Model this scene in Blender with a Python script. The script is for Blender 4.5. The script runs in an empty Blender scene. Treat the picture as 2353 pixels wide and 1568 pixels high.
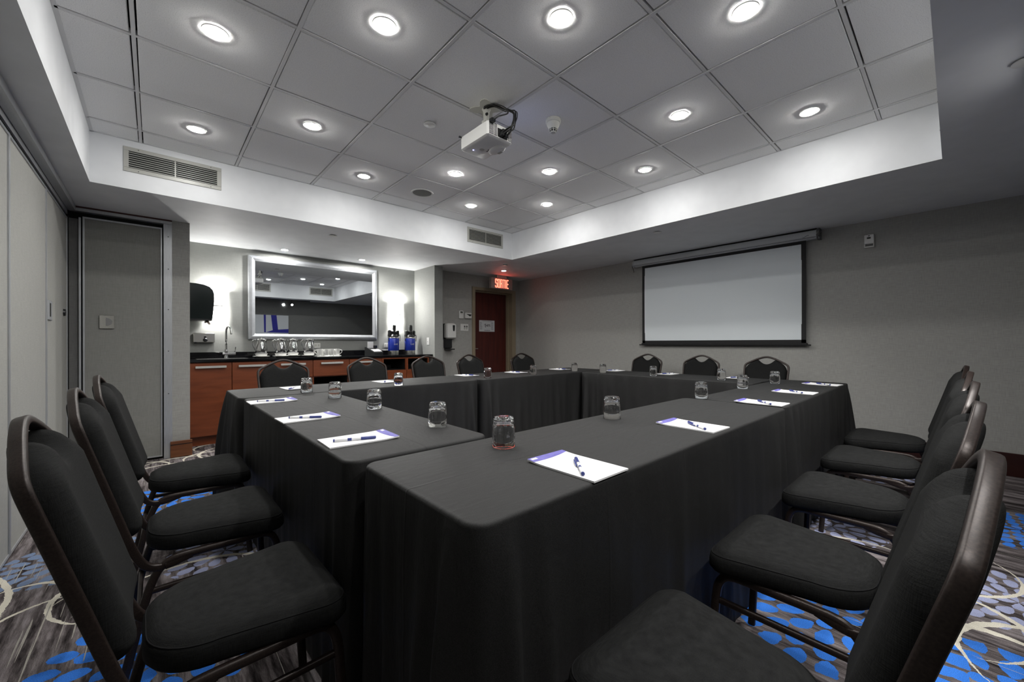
import bpy, math, random
from mathutils import Vector, Matrix
PI = math.pi
random.seed(7)
C = bpy.context.scene
COL = C.collection

# ------------------------------------------------------------------ camera, world, exposure
CAM_Z = 1.103
yaw, roll = 0.8332, -0.002
F = Vector((math.cos(yaw), math.sin(yaw), 0)); R = Vector((math.sin(yaw), -math.cos(yaw), 0)); U = Vector((0, 0, 1))
R3 = R*math.cos(roll) + U*math.sin(roll); U3 = U*math.cos(roll) - R*math.sin(roll)
cd = bpy.data.cameras.new('camera'); cam = bpy.data.objects.new('camera', cd); COL.objects.link(cam)
cam.matrix_world = Matrix(((R3.x, U3.x, -F.x, 0), (R3.y, U3.y, -F.y, 0), (R3.z, U3.z, -F.z, CAM_Z), (0, 0, 0, 1)))
cd.sensor_width = 36; cd.lens = 917.1/2353*36; cd.clip_start = 0.02
cd.shift_x = (1176.5-1188.2)/2353; cd.shift_y = (788.2-784)/2353
C.camera = cam
w = bpy.data.worlds.new('world'); C.world = w; w.use_nodes = True
w.node_tree.nodes['Background'].inputs[0].default_value = (0.5, 0.55, 0.6, 1)
w.node_tree.nodes['Background'].inputs[1].default_value = 0.0
vs = C.view_settings
vs.view_transform = 'Standard'; vs.look = 'None'; vs.gamma = 1.0; vs.use_curve_mapping = False
vs.exposure = 1.15
cy = C.cycles
cy.use_denoising = True; cy.max_bounces = 10; cy.diffuse_bounces = 6; cy.glossy_bounces = 5
cy.transmission_bounces = 10; cy.transparent_max_bounces = 12
cy.sample_clamp_indirect = 4.0; cy.caustics_reflective = False; cy.caustics_refractive = False
LAMP = 150.0        # ceiling downlight lens
ALC = 750.0         # downlights in the alcove soffit
TRACK = 30.0        # track spotlights by the back wall, watts
DOWN = 9.0         # narrow beam of each downlight, watts
SHADE = 4.0         # sconce shades

# ------------------------------------------------------------------ mesh builder
class MB:
    def __init__(s): s.v = []; s.f = []
    def add(s, v, f):
        o = len(s.v); s.v += [tuple(p) for p in v]; s.f += [tuple(i+o for i in q) for q in f]; return s
    def box(s, x0, x1, y0, y1, z0, z1, b=0.0):
        if b <= 0:
            v = [(x, y, z) for x in (x0, x1) for y in (y0, y1) for z in (z0, z1)]
            return s.add(v, [(0, 1, 3, 2), (4, 6, 7, 5), (0, 4, 5, 1), (2, 3, 7, 6), (0, 2, 6, 4), (1, 5, 7, 3)])
        b = min(b, (x1-x0)/2.01, (y1-y0)/2.01, (z1-z0)/2.01)
        def ring(i, z): return [(x0+i+b if 0 else x0+i, y0+b+0*i, z)]
        rings = []
        for ins, z in ((b, z0), (0, z0+b), (0, z1-b), (b, z1)):
            c = b if ins == 0 else b*0.6
            a0, a1, c0, c1 = x0+ins, x1-ins, y0+ins, y1-ins
            k = b*0.9
            rings.append([(a0+k, c0, z), (a1-k, c0, z), (a1, c0+k, z), (a1, c1-k, z), (a1-k, c1, z), (a0+k, c1, z), (a0, c1-k, z), (a0, c0+k, z)])
        return s.loft(rings, True, True)
    def loft(s, rings, cap0=False, cap1=False, closed=True):
        n = len(rings[0]); v = [p for r in rings for p in r]; f = []
        for i in range(len(rings)-1):
            for j in range(n if closed else n-1):
                k = (j+1) % n
                f.append((i*n+j, i*n+k, (i+1)*n+k, (i+1)*n+j))
        if cap0: f.append(tuple(reversed(range(n))))
        if cap1: f.append(tuple(range((len(rings)-1)*n, len(rings)*n)))
        return s.add(v, f)
    def lathe(s, prof, c=(0, 0, 0), n=24, axis='z', cap0=True, cap1=True):
        rings = []
        for r, h in prof:
            ring = []
            for i in range(n):
                a = 2*PI*i/n
                if axis == 'z': p = (c[0]+r*math.cos(a), c[1]+r*math.sin(a), c[2]+h)
                elif axis == 'x': p = (c[0]+h, c[1]+r*math.cos(a), c[2]+r*math.sin(a))
                else: p = (c[0]+r*math.sin(a), c[1]+h, c[2]+r*math.cos(a))
                ring.append(p)
            rings.append(ring)
        return s.loft(rings, cap0, cap1)
    def tube(s, pts, rx, ry=None, up=(0, 0, 1), n=8, sq=1.0, closed=False):
        """sweep a (rounded) section; ry along 'up'-ish binormal, rx across"""
        ry = rx if ry is None else ry
        P = [Vector(p) for p in pts]; m = len(P); rings = []
        up = Vector(up)
        for i in range(m):
            if closed: t = (P[(i+1) % m]-P[i-1])
            else: t = P[min(i+1, m-1)]-P[max(i-1, 0)]
            t.normalize()
            a = t.cross(up)
            if a.length < 1e-4: a = t.cross(Vector((1, 0.01, 0)))
            a.normalize(); b = a.cross(t).normalized()
            ring = []
            for k in range(n):
                q = 2*PI*(k+0.5)/n; cx, sy = math.cos(q), math.sin(q)
                if sq < 1: cx = math.copysign(abs(cx)**sq, cx); sy = math.copysign(abs(sy)**sq, sy)
                ring.append(tuple(P[i]+a*(rx*cx)+b*(ry*sy)))
            rings.append(ring)
        if closed: rings.append(rings[0]); return s.loft(rings)
        return s.loft(rings, True, True)
    def extrude(s, poly, y0, y1, plane='xz'):
        def m(p, t):
            return (p[0], t, p[1]) if plane == 'xz' else ((p[0], p[1], t) if plane == 'xy' else (t, p[0], p[1]))
        return s.loft([[m(p, y0) for p in poly], [m(p, y1) for p in poly]], True, True)
    def build(s, name, mat, parent=None, loc=(0, 0, 0), rz=0.0, smooth=False, **props):
        me = bpy.data.meshes.new(name); me.from_pydata(s.v, [], s.f); me.validate()
        import bmesh
        bm = bmesh.new(); bm.from_mesh(me); bmesh.ops.recalc_face_normals(bm, faces=bm.faces); bm.to_mesh(me); bm.free()
        me.materials.append(mat)
        if smooth:
            me.polygons.foreach_set('use_smooth', [True]*len(me.polygons))
            if smooth != 'all': me.set_sharp_from_angle(angle=math.radians(38 if smooth is True else smooth))
        o = bpy.data.objects.new(name, me); COL.objects.link(o)
        o.location = loc; o.rotation_euler = (0, 0, rz)
        if parent: o.parent = parent
        for k, v in props.items(): o[k] = v
        return o

def tag(o, label, cat, group=None):
    o['label'] = label; o['category'] = cat
    if group: o['group'] = group
    return o
def thing(name, label, cat, loc=(0, 0, 0), rz=0.0, group=None):
    o = bpy.data.objects.new(name, None); COL.objects.link(o); o.empty_display_size = 0.05
    o.location = loc; o.rotation_euler = (0, 0, rz)
    return tag(o, label, cat, group)
def dup(root, loc, rz, label, group=None):
    r = root.copy(); COL.objects.link(r); r.location = loc; r.rotation_euler = (0, 0, rz); r['label'] = label
    if group: r['group'] = group
    for ch in list(root.children):
        c = ch.copy(); COL.objects.link(c); c.parent = r
        for g in list(ch.children):
            d = g.copy(); COL.objects.link(d); d.parent = c
    return r
def shell(name, mb, mat, parent=None, **k):
    o = mb.build(name, mat, parent, **k)
    if parent is None: o['kind'] = 'structure'
    return o
def smoothpath(pts, sub=4):
    P = [Vector(p) for p in pts]; out = []
    for i in range(len(P)-1):
        p0, p1, p2, p3 = P[max(i-1, 0)], P[i], P[i+1], P[min(i+2, len(P)-1)]
        for j in range(sub):
            t = j/sub
            out.append(0.5*((2*p1)+(p2-p0)*t+(2*p0-5*p1+4*p2-p3)*t*t+(3*p1-p0-3*p2+p3)*t**3))
    out.append(P[-1]); return out

# ------------------------------------------------------------------ materials
def nodes_of(m): return m.node_tree.nodes, m.node_tree.links
def pbr(name, col, rough=0.5, metal=0.0, spec=0.5, emit=None, strength=0.0, **kw):
    m = bpy.data.materials.new(name); m.use_nodes = True
    b = m.node_tree.nodes['Principled BSDF']
    b.inputs['Base Color'].default_value = (*col, 1); b.inputs['Roughness'].default_value = rough
    b.inputs['Metallic'].default_value = metal; b.inputs['Specular IOR Level'].default_value = spec
    if emit: b.inputs['Emission Color'].default_value = (*emit, 1); b.inputs['Emission Strength'].default_value = strength
    for k, v in kw.items(): b.inputs[k].default_value = v
    return m
def texture(m, scale=(1, 1, 1), nscale=50, detail=3, c0=None, c1=None, lo=0.35, hi=0.65, bump=0.0, dist=0.002, rough=None):
    """noise colour variation + bump in object space"""
    N, L = nodes_of(m); b = N['Principled BSDF']
    tc = N.new('ShaderNodeTexCoord'); mp = N.new('ShaderNodeMapping'); mp.inputs['Scale'].default_value = scale
    no = N.new('ShaderNodeTexNoise'); no.inputs['Scale'].default_value = nscale; no.inputs['Detail'].default_value = detail
    L.new(tc.outputs['Object'], mp.inputs['Vector']); L.new(mp.outputs[0], no.inputs['Vector'])
    if c0:
        r = N.new('ShaderNodeValToRGB'); r.color_ramp.elements[0].position = lo; r.color_ramp.elements[1].position = hi
        r.color_ramp.elements[0].color = (*c0, 1); r.color_ramp.elements[1].color = (*c1, 1)
        L.new(no.outputs['Fac'], r.inputs[0]); L.new(r.outputs[0], b.inputs['Base Color'])
    if bump:
        bp = N.new('ShaderNodeBump'); bp.inputs['Strength'].default_value = bump; bp.inputs['Distance'].default_value = dist
        L.new(no.outputs['Fac'], bp.inputs['Height']); L.new(bp.outputs[0], b.inputs['Normal'])
    return m
def weave(m, col, freq=420, amt=0.35, bump=0.3, dist=0.0006, scale2=(1, 1, 1)):
    """fine crossed threads: two stretched noises multiplied over the base colour"""
    N, L = nodes_of(m); b = N['Principled BSDF']
    tc = N.new('ShaderNodeTexCoord'); fac = []
    for sc in ((1, 1, 0.06), (0.06, 0.06, 1)):
        mp = N.new('ShaderNodeMapping'); mp.inputs['Scale'].default_value = sc
        no = N.new('ShaderNodeTexNoise'); no.inputs['Scale'].default_value = freq; no.inputs['Detail'].default_value = 2
        L.new(tc.outputs['Object'], mp.inputs['Vector']); L.new(mp.outputs[0], no.inputs['Vector']); fac.append(no.outputs['Fac'])
    ad = N.new('ShaderNodeMath'); ad.operation = 'ADD'; L.new(fac[0], ad.inputs[0]); L.new(fac[1], ad.inputs[1])
    r = N.new('ShaderNodeMapRange'); r.inputs[1].default_value = 0.6; r.inputs[2].default_value = 1.4
    r.inputs[3].default_value = 1-amt; r.inputs[4].default_value = 1+amt
    L.new(ad.outputs[0], r.inputs[0])
    mx = N.new('ShaderNodeVectorMath'); mx.operation = 'SCALE'; mx.inputs[0].default_value = col
    L.new(r.outputs[0], mx.inputs['Scale']); L.new(mx.outputs[0], b.inputs['Base Color'])
    bp = N.new('ShaderNodeBump'); bp.inputs['Strength'].default_value = bump; bp.inputs['Distance'].default_value = dist
    L.new(ad.outputs[0], bp.inputs['Height']); L.new(bp.outputs[0], b.inputs['Normal'])
    return m
def wood(name, c0, c1, rough=0.35, scale=(1, 1, 9)):
    m = pbr(name, c0, rough)
    return texture(m, scale, 3.0, 8, c0, c1, 0.3, 0.7, 0.05, 0.0005)

WALLP = weave(pbr('wallpaper_linen', (0.3, 0.3, 0.285), 0.85, spec=0.2), (0.35, 0.348, 0.33), 260, 0.16, 0.25)
WALLDK = weave(pbr('wallpaper_charcoal', (0.16, 0.16, 0.155), 0.85, spec=0.2), (0.16, 0.16, 0.155), 260, 0.16, 0.25)
WALLAL = weave(pbr('wallpaper_pale', (0.52, 0.53, 0.5), 0.85, spec=0.2), (0.31, 0.317, 0.303), 260, 0.08, 0.2)
PANELF = weave(pbr('partition_vinyl', (0.4, 0.4, 0.38), 0.7, spec=0.25), (0.36, 0.36, 0.338), 300, 0.12, 0.2)
POCKETF = weave(pbr('pocket_vinyl_shaded', (0.25, 0.25, 0.24), 0.7, spec=0.25), (0.24, 0.24, 0.225), 300, 0.12, 0.2)  # partition vinyl darkened: the shade on this door is put into its colour
PAINT = texture(pbr('white_paint', (0.66, 0.67, 0.67), 0.6, spec=0.3), (1, 1, 1), 6, 2, (0.71, 0.725, 0.745), (0.75, 0.765, 0.785), bump=0.02)
TILE = texture(pbr('ceiling_tile', (0.6, 0.6, 0.6), 0.9, spec=0.1), (1, 1, 1), 240, 4, (0.70, 0.70, 0.70), (0.92, 0.92, 0.915), 0.25, 0.5, 0.3, 0.0015)
GRID = pbr('grid_metal', (0.72, 0.72, 0.72), 0.5, 0.0)
ALU = texture(pbr('brushed_aluminium', (0.5, 0.52, 0.54), 0.4, 0.6), (40, 40, 1), 10, 2, (0.46, 0.48, 0.5), (0.56, 0.57, 0.59), bump=0.02)
STEEL = pbr('stainless_steel', (0.72, 0.71, 0.68), 0.22, 1.0)
HANDLEM = pbr('satin_handle', (0.62, 0.61, 0.58), 0.35, 0.35)
CHROME = pbr('chrome', (0.6, 0.6, 0.6), 0.08, 1.0)
BLACKGAP = pbr('black_gap', (0.004, 0.004, 0.004), 0.8)
BLACKP = pbr('black_plastic', (0.012, 0.013, 0.014), 0.3)
SMOKED = pbr('smoked_plastic', (0.012, 0.018, 0.018), 0.12)
WHITEP = pbr('white_plastic', (0.72, 0.72, 0.7), 0.4)
CREAMP = pbr('ivory_plastic', (0.6, 0.6, 0.55), 0.45)
VENTM = pbr('vent_enamel', (0.42, 0.42, 0.39), 0.35)
DARKLCD = pbr('dark_display', (0.03, 0.035, 0.03), 0.2)
MAROON = wood('maroon_door_wood', (0.045, 0.006, 0.005), (0.085, 0.012, 0.008), 0.3, (9, 9, 0.7))
CHERRY = wood('cherry_wood', (0.15, 0.036, 0.012), (0.235, 0.062, 0.022), 0.35, (0.8, 3, 6))
BASEW = wood('baseboard_wood', (0.13, 0.045, 0.018), (0.2, 0.075, 0.03), 0.35, (1, 1, 12))
BASED = wood('baseboard_mahogany', (0.022, 0.004, 0.0025), (0.032, 0.006, 0.004), 0.35, (1, 1, 12))
FRAMEP = pbr('door_frame_paint', (0.27, 0.22, 0.15), 0.5)
GRANITE = texture(pbr('black_granite', (0.008, 0.008, 0.009), 0.08), (1, 1, 1), 320, 4, (0.004, 0.004, 0.005), (0.03, 0.03, 0.034), 0.55, 0.75)
MIRROR = pbr('mirror_silver', (0.62, 0.65, 0.67), 0.01, 1.0)
SILVERF = texture(pbr('silver_leaf_frame', (0.55, 0.57, 0.6), 0.38, 0.6), (1, 1, 1), 30, 3, (0.5, 0.52, 0.55), (0.55, 0.57, 0.6), bump=0.01)
FABRIC = weave(pbr('black_seat_fabric', (0.02, 0.02, 0.02), 0.85, spec=0.1), (0.0125, 0.0128, 0.0128), 700, 0.5, 0.5, 0.0008)
PIPING = pbr('black_piping', (0.012, 0.012, 0.0125), 0.95, spec=0.05)
TUBEM = texture(pbr('hammered_brown_frame', (0.05, 0.033, 0.027), 0.4, 0.35), (1, 1, 1), 260, 3, (0.014, 0.009, 0.008), (0.036, 0.025, 0.021), 0.3, 0.75, 0.12, 0.0006)
SCREENW = pbr('screen_matte_white', (0.76, 0.81, 0.84), 0.8, spec=0.2)
SCREENB = pbr('screen_black_border', (0.006, 0.006, 0.007), 0.7)
CASEM = pbr('screen_case_white', (0.5, 0.52, 0.54), 0.35)
PAPER = pbr('white_paper', (0.76, 0.76, 0.765), 0.7)
VIOLET = texture(pbr('violet_print', (0.2, 0.19, 0.5), 0.6), (1, 1, 1), 60, 2, (0.10, 0.088, 0.34), (0.125, 0.11, 0.40))
INK = pbr('dark_ink', (0.06, 0.06, 0.07), 0.8)
PENW = pbr('pen_white', (0.75, 0.75, 0.76), 0.25)
PENB = pbr('pen_navy', (0.03, 0.045, 0.2), 0.3)
BLUEM = pbr('airpot_blue', (0.012, 0.03, 0.28), 0.25)
PORC = pbr('white_porcelain', (0.78, 0.78, 0.76), 0.15)
GLASS = pbr('clear_glass', (1, 1, 1), 0.0, **{'Transmission Weight': 1.0, 'IOR': 1.48})
CABLE = pbr('black_cable', (0.01, 0.01, 0.01), 0.5)
CANVAS = pbr('canvas_grey_white', (0.5, 0.52, 0.54), 0.8)
CANVASB = pbr('canvas_blue', (0.01, 0.01, 0.22), 0.7)
LENS = pbr('downlight_lens', (0.9, 0.9, 0.9), 0.5, emit=(1.0, 0.985, 0.95), strength=LAMP)
LENSA = pbr('alcove_lens', (0.9, 0.9, 0.9), 0.5, emit=(1.0, 0.985, 0.95), strength=ALC)
LENSD = pbr('door_lamp_lens', (0.9, 0.9, 0.9), 0.5, emit=(1.0, 0.97, 0.92), strength=14)
LENST = pbr('track_lamp_lens', (0.9, 0.9, 0.9), 0.5, emit=(1.0, 0.99, 0.96), strength=14)
SHADEM = pbr('sconce_shade_glow', (0.8, 0.8, 0.78), 0.6, emit=(1.0, 0.99, 0.96), strength=SHADE)
BULB = pbr('sconce_bulb', (0.9, 0.9, 0.9), 0.5, emit=(1.0, 0.98, 0.94), strength=650)
REDLED = pbr('red_letters', (0.3, 0.02, 0.02), 0.5, emit=(1.0, 0.1, 0.06), strength=2.6)
BLUELED = pbr('blue_led', (0.1, 0.1, 0.4), 0.5, emit=(0.35, 0.35, 1.0), strength=8)

def cloth_mat():
    m = pbr('black_table_linen', (0.035, 0.036, 0.036), 0.62, spec=0.2)
    N, L = nodes_of(m); b = N['Principled BSDF']
    tc = N.new('ShaderNodeTexCoord'); sp = N.new('ShaderNodeSeparateXYZ'); L.new(tc.outputs['Object'], sp.inputs[0])
    def math_(op, a, v=None, c=None):
        n = N.new('ShaderNodeMath'); n.operation = op
        for i, q in enumerate((a, v, c)):
            if q is None: continue
            if isinstance(q, (int, float)): n.inputs[i].default_value = q
            else: L.new(q, n.inputs[i])
        return n.outputs[0]
    big = N.new('ShaderNodeTexNoise'); big.inputs['Scale'].default_value = 3; L.new(tc.outputs['Object'], big.inputs['Vector'])
    wob = math_('MULTIPLY', math_('SUBTRACT', big.outputs['Fac'], 0.5), 0.03)
    def ridge(v, wd): return math_('MAXIMUM', math_('SUBTRACT', 1.0, math_('DIVIDE', math_('ABSOLUTE', v), wd)), 0.0)
    c1 = ridge(math_('ADD', sp.outputs[1], wob), 0.006)
    c2 = ridge(math_('ADD', math_('SUBTRACT', math_('PINGPONG', math_('ADD', sp.outputs[0], 5.0), 0.42), 0.21), wob), 0.005)
    mp = N.new('ShaderNodeMapping'); mp.inputs['Scale'].default_value = (1, 3, 0.8); L.new(tc.outputs['Object'], mp.inputs['Vector'])
    wr = N.new('ShaderNodeTexNoise'); wr.inputs['Scale'].default_value = 9; wr.inputs['Detail'].default_value = 3; wr.inputs['Distortion'].default_value = 1.2
    L.new(mp.outputs[0], wr.inputs['Vector'])
    fi = N.new('ShaderNodeTexNoise'); fi.inputs['Scale'].default_value = 500; L.new(tc.outputs['Object'], fi.inputs['Vector'])
    h = math_('ADD', math_('ADD', math_('MULTIPLY', c1, 1.0), math_('MULTIPLY', c2, 0.6)), math_('ADD', math_('MULTIPLY', wr.outputs['Fac'], 1.6), math_('MULTIPLY', fi.outputs['Fac'], 0.14)))
    bp = N.new('ShaderNodeBump'); bp.inputs['Strength'].default_value = 0.7; bp.inputs['Distance'].default_value = 0.002
    L.new(h, bp.inputs['Height']); L.new(bp.outputs[0], b.inputs['Normal'])
    r = N.new('ShaderNodeMapRange'); r.inputs[1].default_value = 0.3; r.inputs[2].default_value = 0.7
    r.inputs[3].default_value = 0.010; r.inputs[4].default_value = 0.022; L.new(fi.outputs['Fac'], r.inputs[0])
    cb = N.new('ShaderNodeCombineColor')
    for i in range(3): L.new(r.outputs[0], cb.inputs[i])
    L.new(cb.outputs[0], b.inputs['Base Color'])
    return m
CLOTH = cloth_mat()

# ------------------------------------------------------------------ carpet
def carpet_mat():
    m = pbr('patterned_carpet', (0.1, 0.09, 0.09), 0.95, spec=0.05)
    N, L = nodes_of(m); b = N['Principled BSDF']
    tc = N.new('ShaderNodeTexCoord'); P = tc.outputs['Object']
    # distortion so the printed edges are woven, not ruled
    dn = N.new('ShaderNodeTexNoise'); dn.inputs['Scale'].default_value = 14; dn.inputs['Detail'].default_value = 6; dn.inputs['Roughness'].default_value = 0.7; L.new(P, dn.inputs['Vector'])
    d1 = N.new('ShaderNodeVectorMath'); d1.operation = 'SUBTRACT'; L.new(dn.outputs['Color'], d1.inputs[0]); d1.inputs[1].default_value = (0.5, 0.5, 0.5)
    d2 = N.new('ShaderNodeVectorMath'); d2.operation = 'SCALE'; d2.inputs['Scale'].default_value = 0.03; L.new(d1.outputs[0], d2.inputs[0])
    d3 = N.new('ShaderNodeVectorMath'); d3.operation = 'ADD'; L.new(P, d3.inputs[0]); L.new(d2.outputs[0], d3.inputs[1])
    PD = d3.outputs[0]
    def grp(kind):
        g = bpy.data.node_groups.new(kind, 'ShaderNodeTree')
        I = g.interface
        I.new_socket('P', in_out='INPUT', socket_type='NodeSocketVector'); I.new_socket('C', in_out='INPUT', socket_type='NodeSocketVector')
        for nm in ('A', 'B', 'D'): I.new_socket(nm, in_out='INPUT', socket_type='NodeSocketFloat')
        I.new_socket('M', in_out='OUTPUT', socket_type='NodeSocketFloat')
        gn, gl = g.nodes, g.links
        gi = gn.new('NodeGroupInput'); go = gn.new('NodeGroupOutput')
        def mt(op, *a):
            n = gn.new('ShaderNodeMath'); n.operation = op
            for i, q in enumerate(a):
                if isinstance(q, (int, float)): n.inputs[i].default_value = q
                else: gl.new(q, n.inputs[i])
            return n.outputs[0]
        sb = gn.new('ShaderNodeVectorMath'); sb.operation = 'SUBTRACT'; gl.new(gi.outputs['P'], sb.inputs[0]); gl.new(gi.outputs['C'], sb.inputs[1])
        sx = gn.new('ShaderNodeSeparateXYZ'); gl.new(sb.outputs[0], sx.inputs[0])
        x, y = sx.outputs[0], sx.outputs[1]
        r = mt('SQRT', mt('ADD', mt('MULTIPLY', x, x), mt('MULTIPLY', y, y)))
        th = mt('ARCTAN2', y, x)
        if kind == 'flower':      # A radius, B ring width, D rotation
            k = mt('FLOOR', mt('DIVIDE', r, gi.outputs['B']))
            n = mt('ADD', mt('MULTIPLY', k, 6.0), 5.0)
            u = mt('ADD', mt('DIVIDE', mt('MULTIPLY', mt('ADD', th, gi.outputs['D']), n), 2*PI), mt('MULTIPLY', k, 0.5))
            a = mt('SUBTRACT', mt('FRACT', u), 0.5)
            rc = mt('MULTIPLY', mt('ADD', k, 0.5), gi.outputs['B'])
            rad = mt('DIVIDE', mt('SUBTRACT', r, rc), mt('MULTIPLY', gi.outputs['B'], 0.49))
            arc = mt('DIVIDE', a, 0.35)
            e = mt('ADD', mt('MULTIPLY', rad, rad), mt('MULTIPLY', arc, arc))
            mm = mt('MULTIPLY', mt('LESS_THAN', e, 1.0), mt('LESS_THAN', r, gi.outputs['A']))
        else:                     # arc: A radius, B mid angle, D half width
            dlt = mt('ABSOLUTE', mt('WRAP', mt('SUBTRACT', th, gi.outputs['B']), PI, -PI))
            tap = mt('MULTIPLY', gi.outputs['D'], mt('MAXIMUM', mt('SUBTRACT', 1.25, mt('MULTIPLY', dlt, 0.8)), 0.0))
            mm = mt('LESS_THAN', mt('ABSOLUTE', mt('SUBTRACT', r, gi.outputs['A'])), tap)
        gl.new(mm, go.inputs['M'])
        return g
    GF, GA = grp('flower'), grp('arc')
    def inst(g, c, A, B, D):
        n = N.new('ShaderNodeGroup'); n.node_tree = g; L.new(PD, n.inputs['P'])
        n.inputs['C'].default_value = (*c, 0); n.inputs['A'].default_value = A; n.inputs['B'].default_value = B; n.inputs['D'].default_value = D
        return n.outputs[0]
    def mx(op, a, b2):
        n = N.new('ShaderNodeMath'); n.operation = op
        for i, q in enumerate((a, b2)):
            if isinstance(q, (int, float)): n.inputs[i].default_value = q
            else: L.new(q, n.inputs[i])
        return n.outputs[0]
    # streaks along Y
    def noise(sc, s, det=4, rough=0.6):
        mp = N.new('ShaderNodeMapping'); mp.inputs['Scale'].default_value = sc; L.new(P, mp.inputs['Vector'])
        n = N.new('ShaderNodeTexNoise'); n.inputs['Scale'].default_value = s; n.inputs['Detail'].default_value = det; n.inputs['Roughness'].default_value = rough
        L.new(mp.outputs[0], n.inputs['Vector']); return n.outputs['Fac']
    st = mx('ADD', mx('MULTIPLY', noise((11, 1.1, 1), 2.0), 0.62), mx('MULTIPLY', noise((45, 5, 1), 2.0, 8, 0.75), 0.38))
    rp = N.new('ShaderNodeValToRGB'); cr = rp.color_ramp
    cr.elements[0].position = 0.38; cr.elements[0].color = (0.022, 0.018, 0.019, 1)
    cr.elements[1].position = 0.66; cr.elements[1].color = (0.36, 0.33, 0.34, 1)
    e = cr.elements.new(0.46); e.color = (0.085, 0.073, 0.074, 1)
    e = cr.elements.new(0.54); e.color = (0.2, 0.175, 0.178, 1)
    L.new(st, rp.inputs[0]); col = rp.outputs[0]
    def mixc(col, mask, c):
        n = N.new('ShaderNodeMix'); n.data_type = 'RGBA'
        L.new(mask, n.inputs[0]); L.new(col, n.inputs[6]); n.inputs[7].default_value = (*c, 1); return n.outputs[2]
    BL, PW = (0.05, 0.22, 0.78), (0.36, 0.39, 0.58)
    ST = (0.2, 0.27, 0.42)
    for c, rad, wd, rot, co in FLOWERS:
        col = mixc(col, inst(GF, c, rad, wd, rot), {'b': BL, 'p': PW, 's': ST}[co])
    for c, rad, mid, hw in ARCS:
        col = mixc(col, inst(GA, c, rad, mid, hw), (0.72, 0.68, 0.58))
    # thin cream threads running with the streaks
    th = noise((30, 0.5, 1), 3.0, 2, 0.4)
    th2 = mx('MULTIPLY', mx('GREATER_THAN', th, 0.69), 1.0)
    col = mixc(col, th2, (0.4, 0.38, 0.34))
    pile = N.new('ShaderNodeTexNoise'); pile.inputs['Scale'].default_value = 420; L.new(P, pile.inputs['Vector'])
    pr_ = N.new('ShaderNodeMapRange'); pr_.inputs[1].default_value = 0.3; pr_.inputs[2].default_value = 0.7; pr_.inputs[3].default_value = 0.72; pr_.inputs[4].default_value = 1.25; L.new(pile.outputs['Fac'], pr_.inputs[0])
    pm_ = N.new('ShaderNodeVectorMath'); pm_.operation = 'SCALE'; L.new(col, pm_.inputs[0]); L.new(pr_.outputs[0], pm_.inputs['Scale'])
    L.new(pm_.outputs[0], b.inputs['Base Color'])
    bp = N.new('ShaderNodeBump'); bp.inputs['Strength'].default_value = 0.6; bp.inputs['Distance'].default_value = 0.004
    L.new(pile.outputs['Fac'], bp.inputs['Height']); L.new(bp.outputs[0], b.inputs['Normal'])
    return m
FLOWERS = [((0.02, 1.93), 0.36, 0.09, 0.2, 'b'), ((-0.33, 3.05), 0.27, 0.075, 0.5, 's'), ((0.12, 3.75), 0.36, 0.09, 0.1, 'b'),
           ((0.28, 2.62), 0.26, 0.08, 0.9, 'p'), ((2.0, 0.33), 0.36, 0.095, 0.3, 'b'), ((1.98, -0.12), 0.27, 0.10, 0.6, 'b'),
           ((2.7, -0.18), 0.3, 0.075, 0.1, 'p'), ((3.75, -0.25), 0.36, 0.07, 0.4, 'b'), ((3.6, 3.4), 0.5, 0.09, 0.7, 'b'), ((1.6, 2.2), 0.4, 0.09, 0.0, 'b'),
           ((4.6, 0.4), 0.4, 0.09, 0.0, 'p'), ((3.0, 0.5), 0.25, 0.08, 0.0, 'p')]
ARCS = [((-0.46, 2.67), 0.18, 0.75, 0.010), ((-1.2, 2.7), 0.73, 0.0, 0.010), ((-0.05, 2.55), 0.28, 3.0, 0.010), ((-0.3, 2.4), 0.22, 2.4, 0.008),
        ((0.16, 4.78), 0.27, 1.6, 0.012), ((-0.1, 4.85), 0.2, 0.9, 0.014), ((0.42, 4.9), 0.22, 2.2, 0.012), ((0.5, 5.3), 0.2, 2.4, 0.012), ((0.1, 4.5), 0.35, 2.0, 0.01),
        ((0.62, 5.0), 0.3, 2.9, 0.012), ((2.15, -0.1), 0.2, 0.2, 0.014), ((2.35, 0.05), 0.25, -1.2, 0.012), ((2.2, -0.3), 0.3, 0.9, 0.012), ((2.9, 0.1), 0.3, -2.2, 0.008),
        ((0.1, 2.2), 0.4, 1.1, 0.01), ((2.6, 0.3), 0.3, 0.6, 0.008)]
CARPET = carpet_mat()

# ------------------------------------------------------------------ room shell
HS, HC = 2.292, 2.665
TX0, TX1, TY0, TY1 = -0.35, 3.785, 0.06, 4.27
BY = -0.6
shell('floor', MB().box(-0.75, 5.35, BY-0.12, 6.15, -0.06, 0.0), CARPET)
mb = MB()   # dropped soffit around the tray
mb.box(-0.75, 5.35, BY-0.12, TY0, HS, 2.74); mb.box(-0.75, 5.35, TY1, 6.15, HS, 2.74)
mb.box(-0.75, TX0, TY0, TY1, HS, 2.74); mb.box(TX1, 5.35, TY0, TY1, HS, 2.74)
shell('ceiling_soffit', mb, PAINT)
ceil = shell('ceiling', MB().box(TX0, TX1, TY0, TY1, HC+0.03, HC+0.06), BLACKGAP)
gx = [TX0]+[-0.0765+0.61*i for i in range(7)]+[TX1]
gy = [TY0]+[0.36+0.61*i for i in range(7)]+[TY1]
meshes = {}
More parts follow.
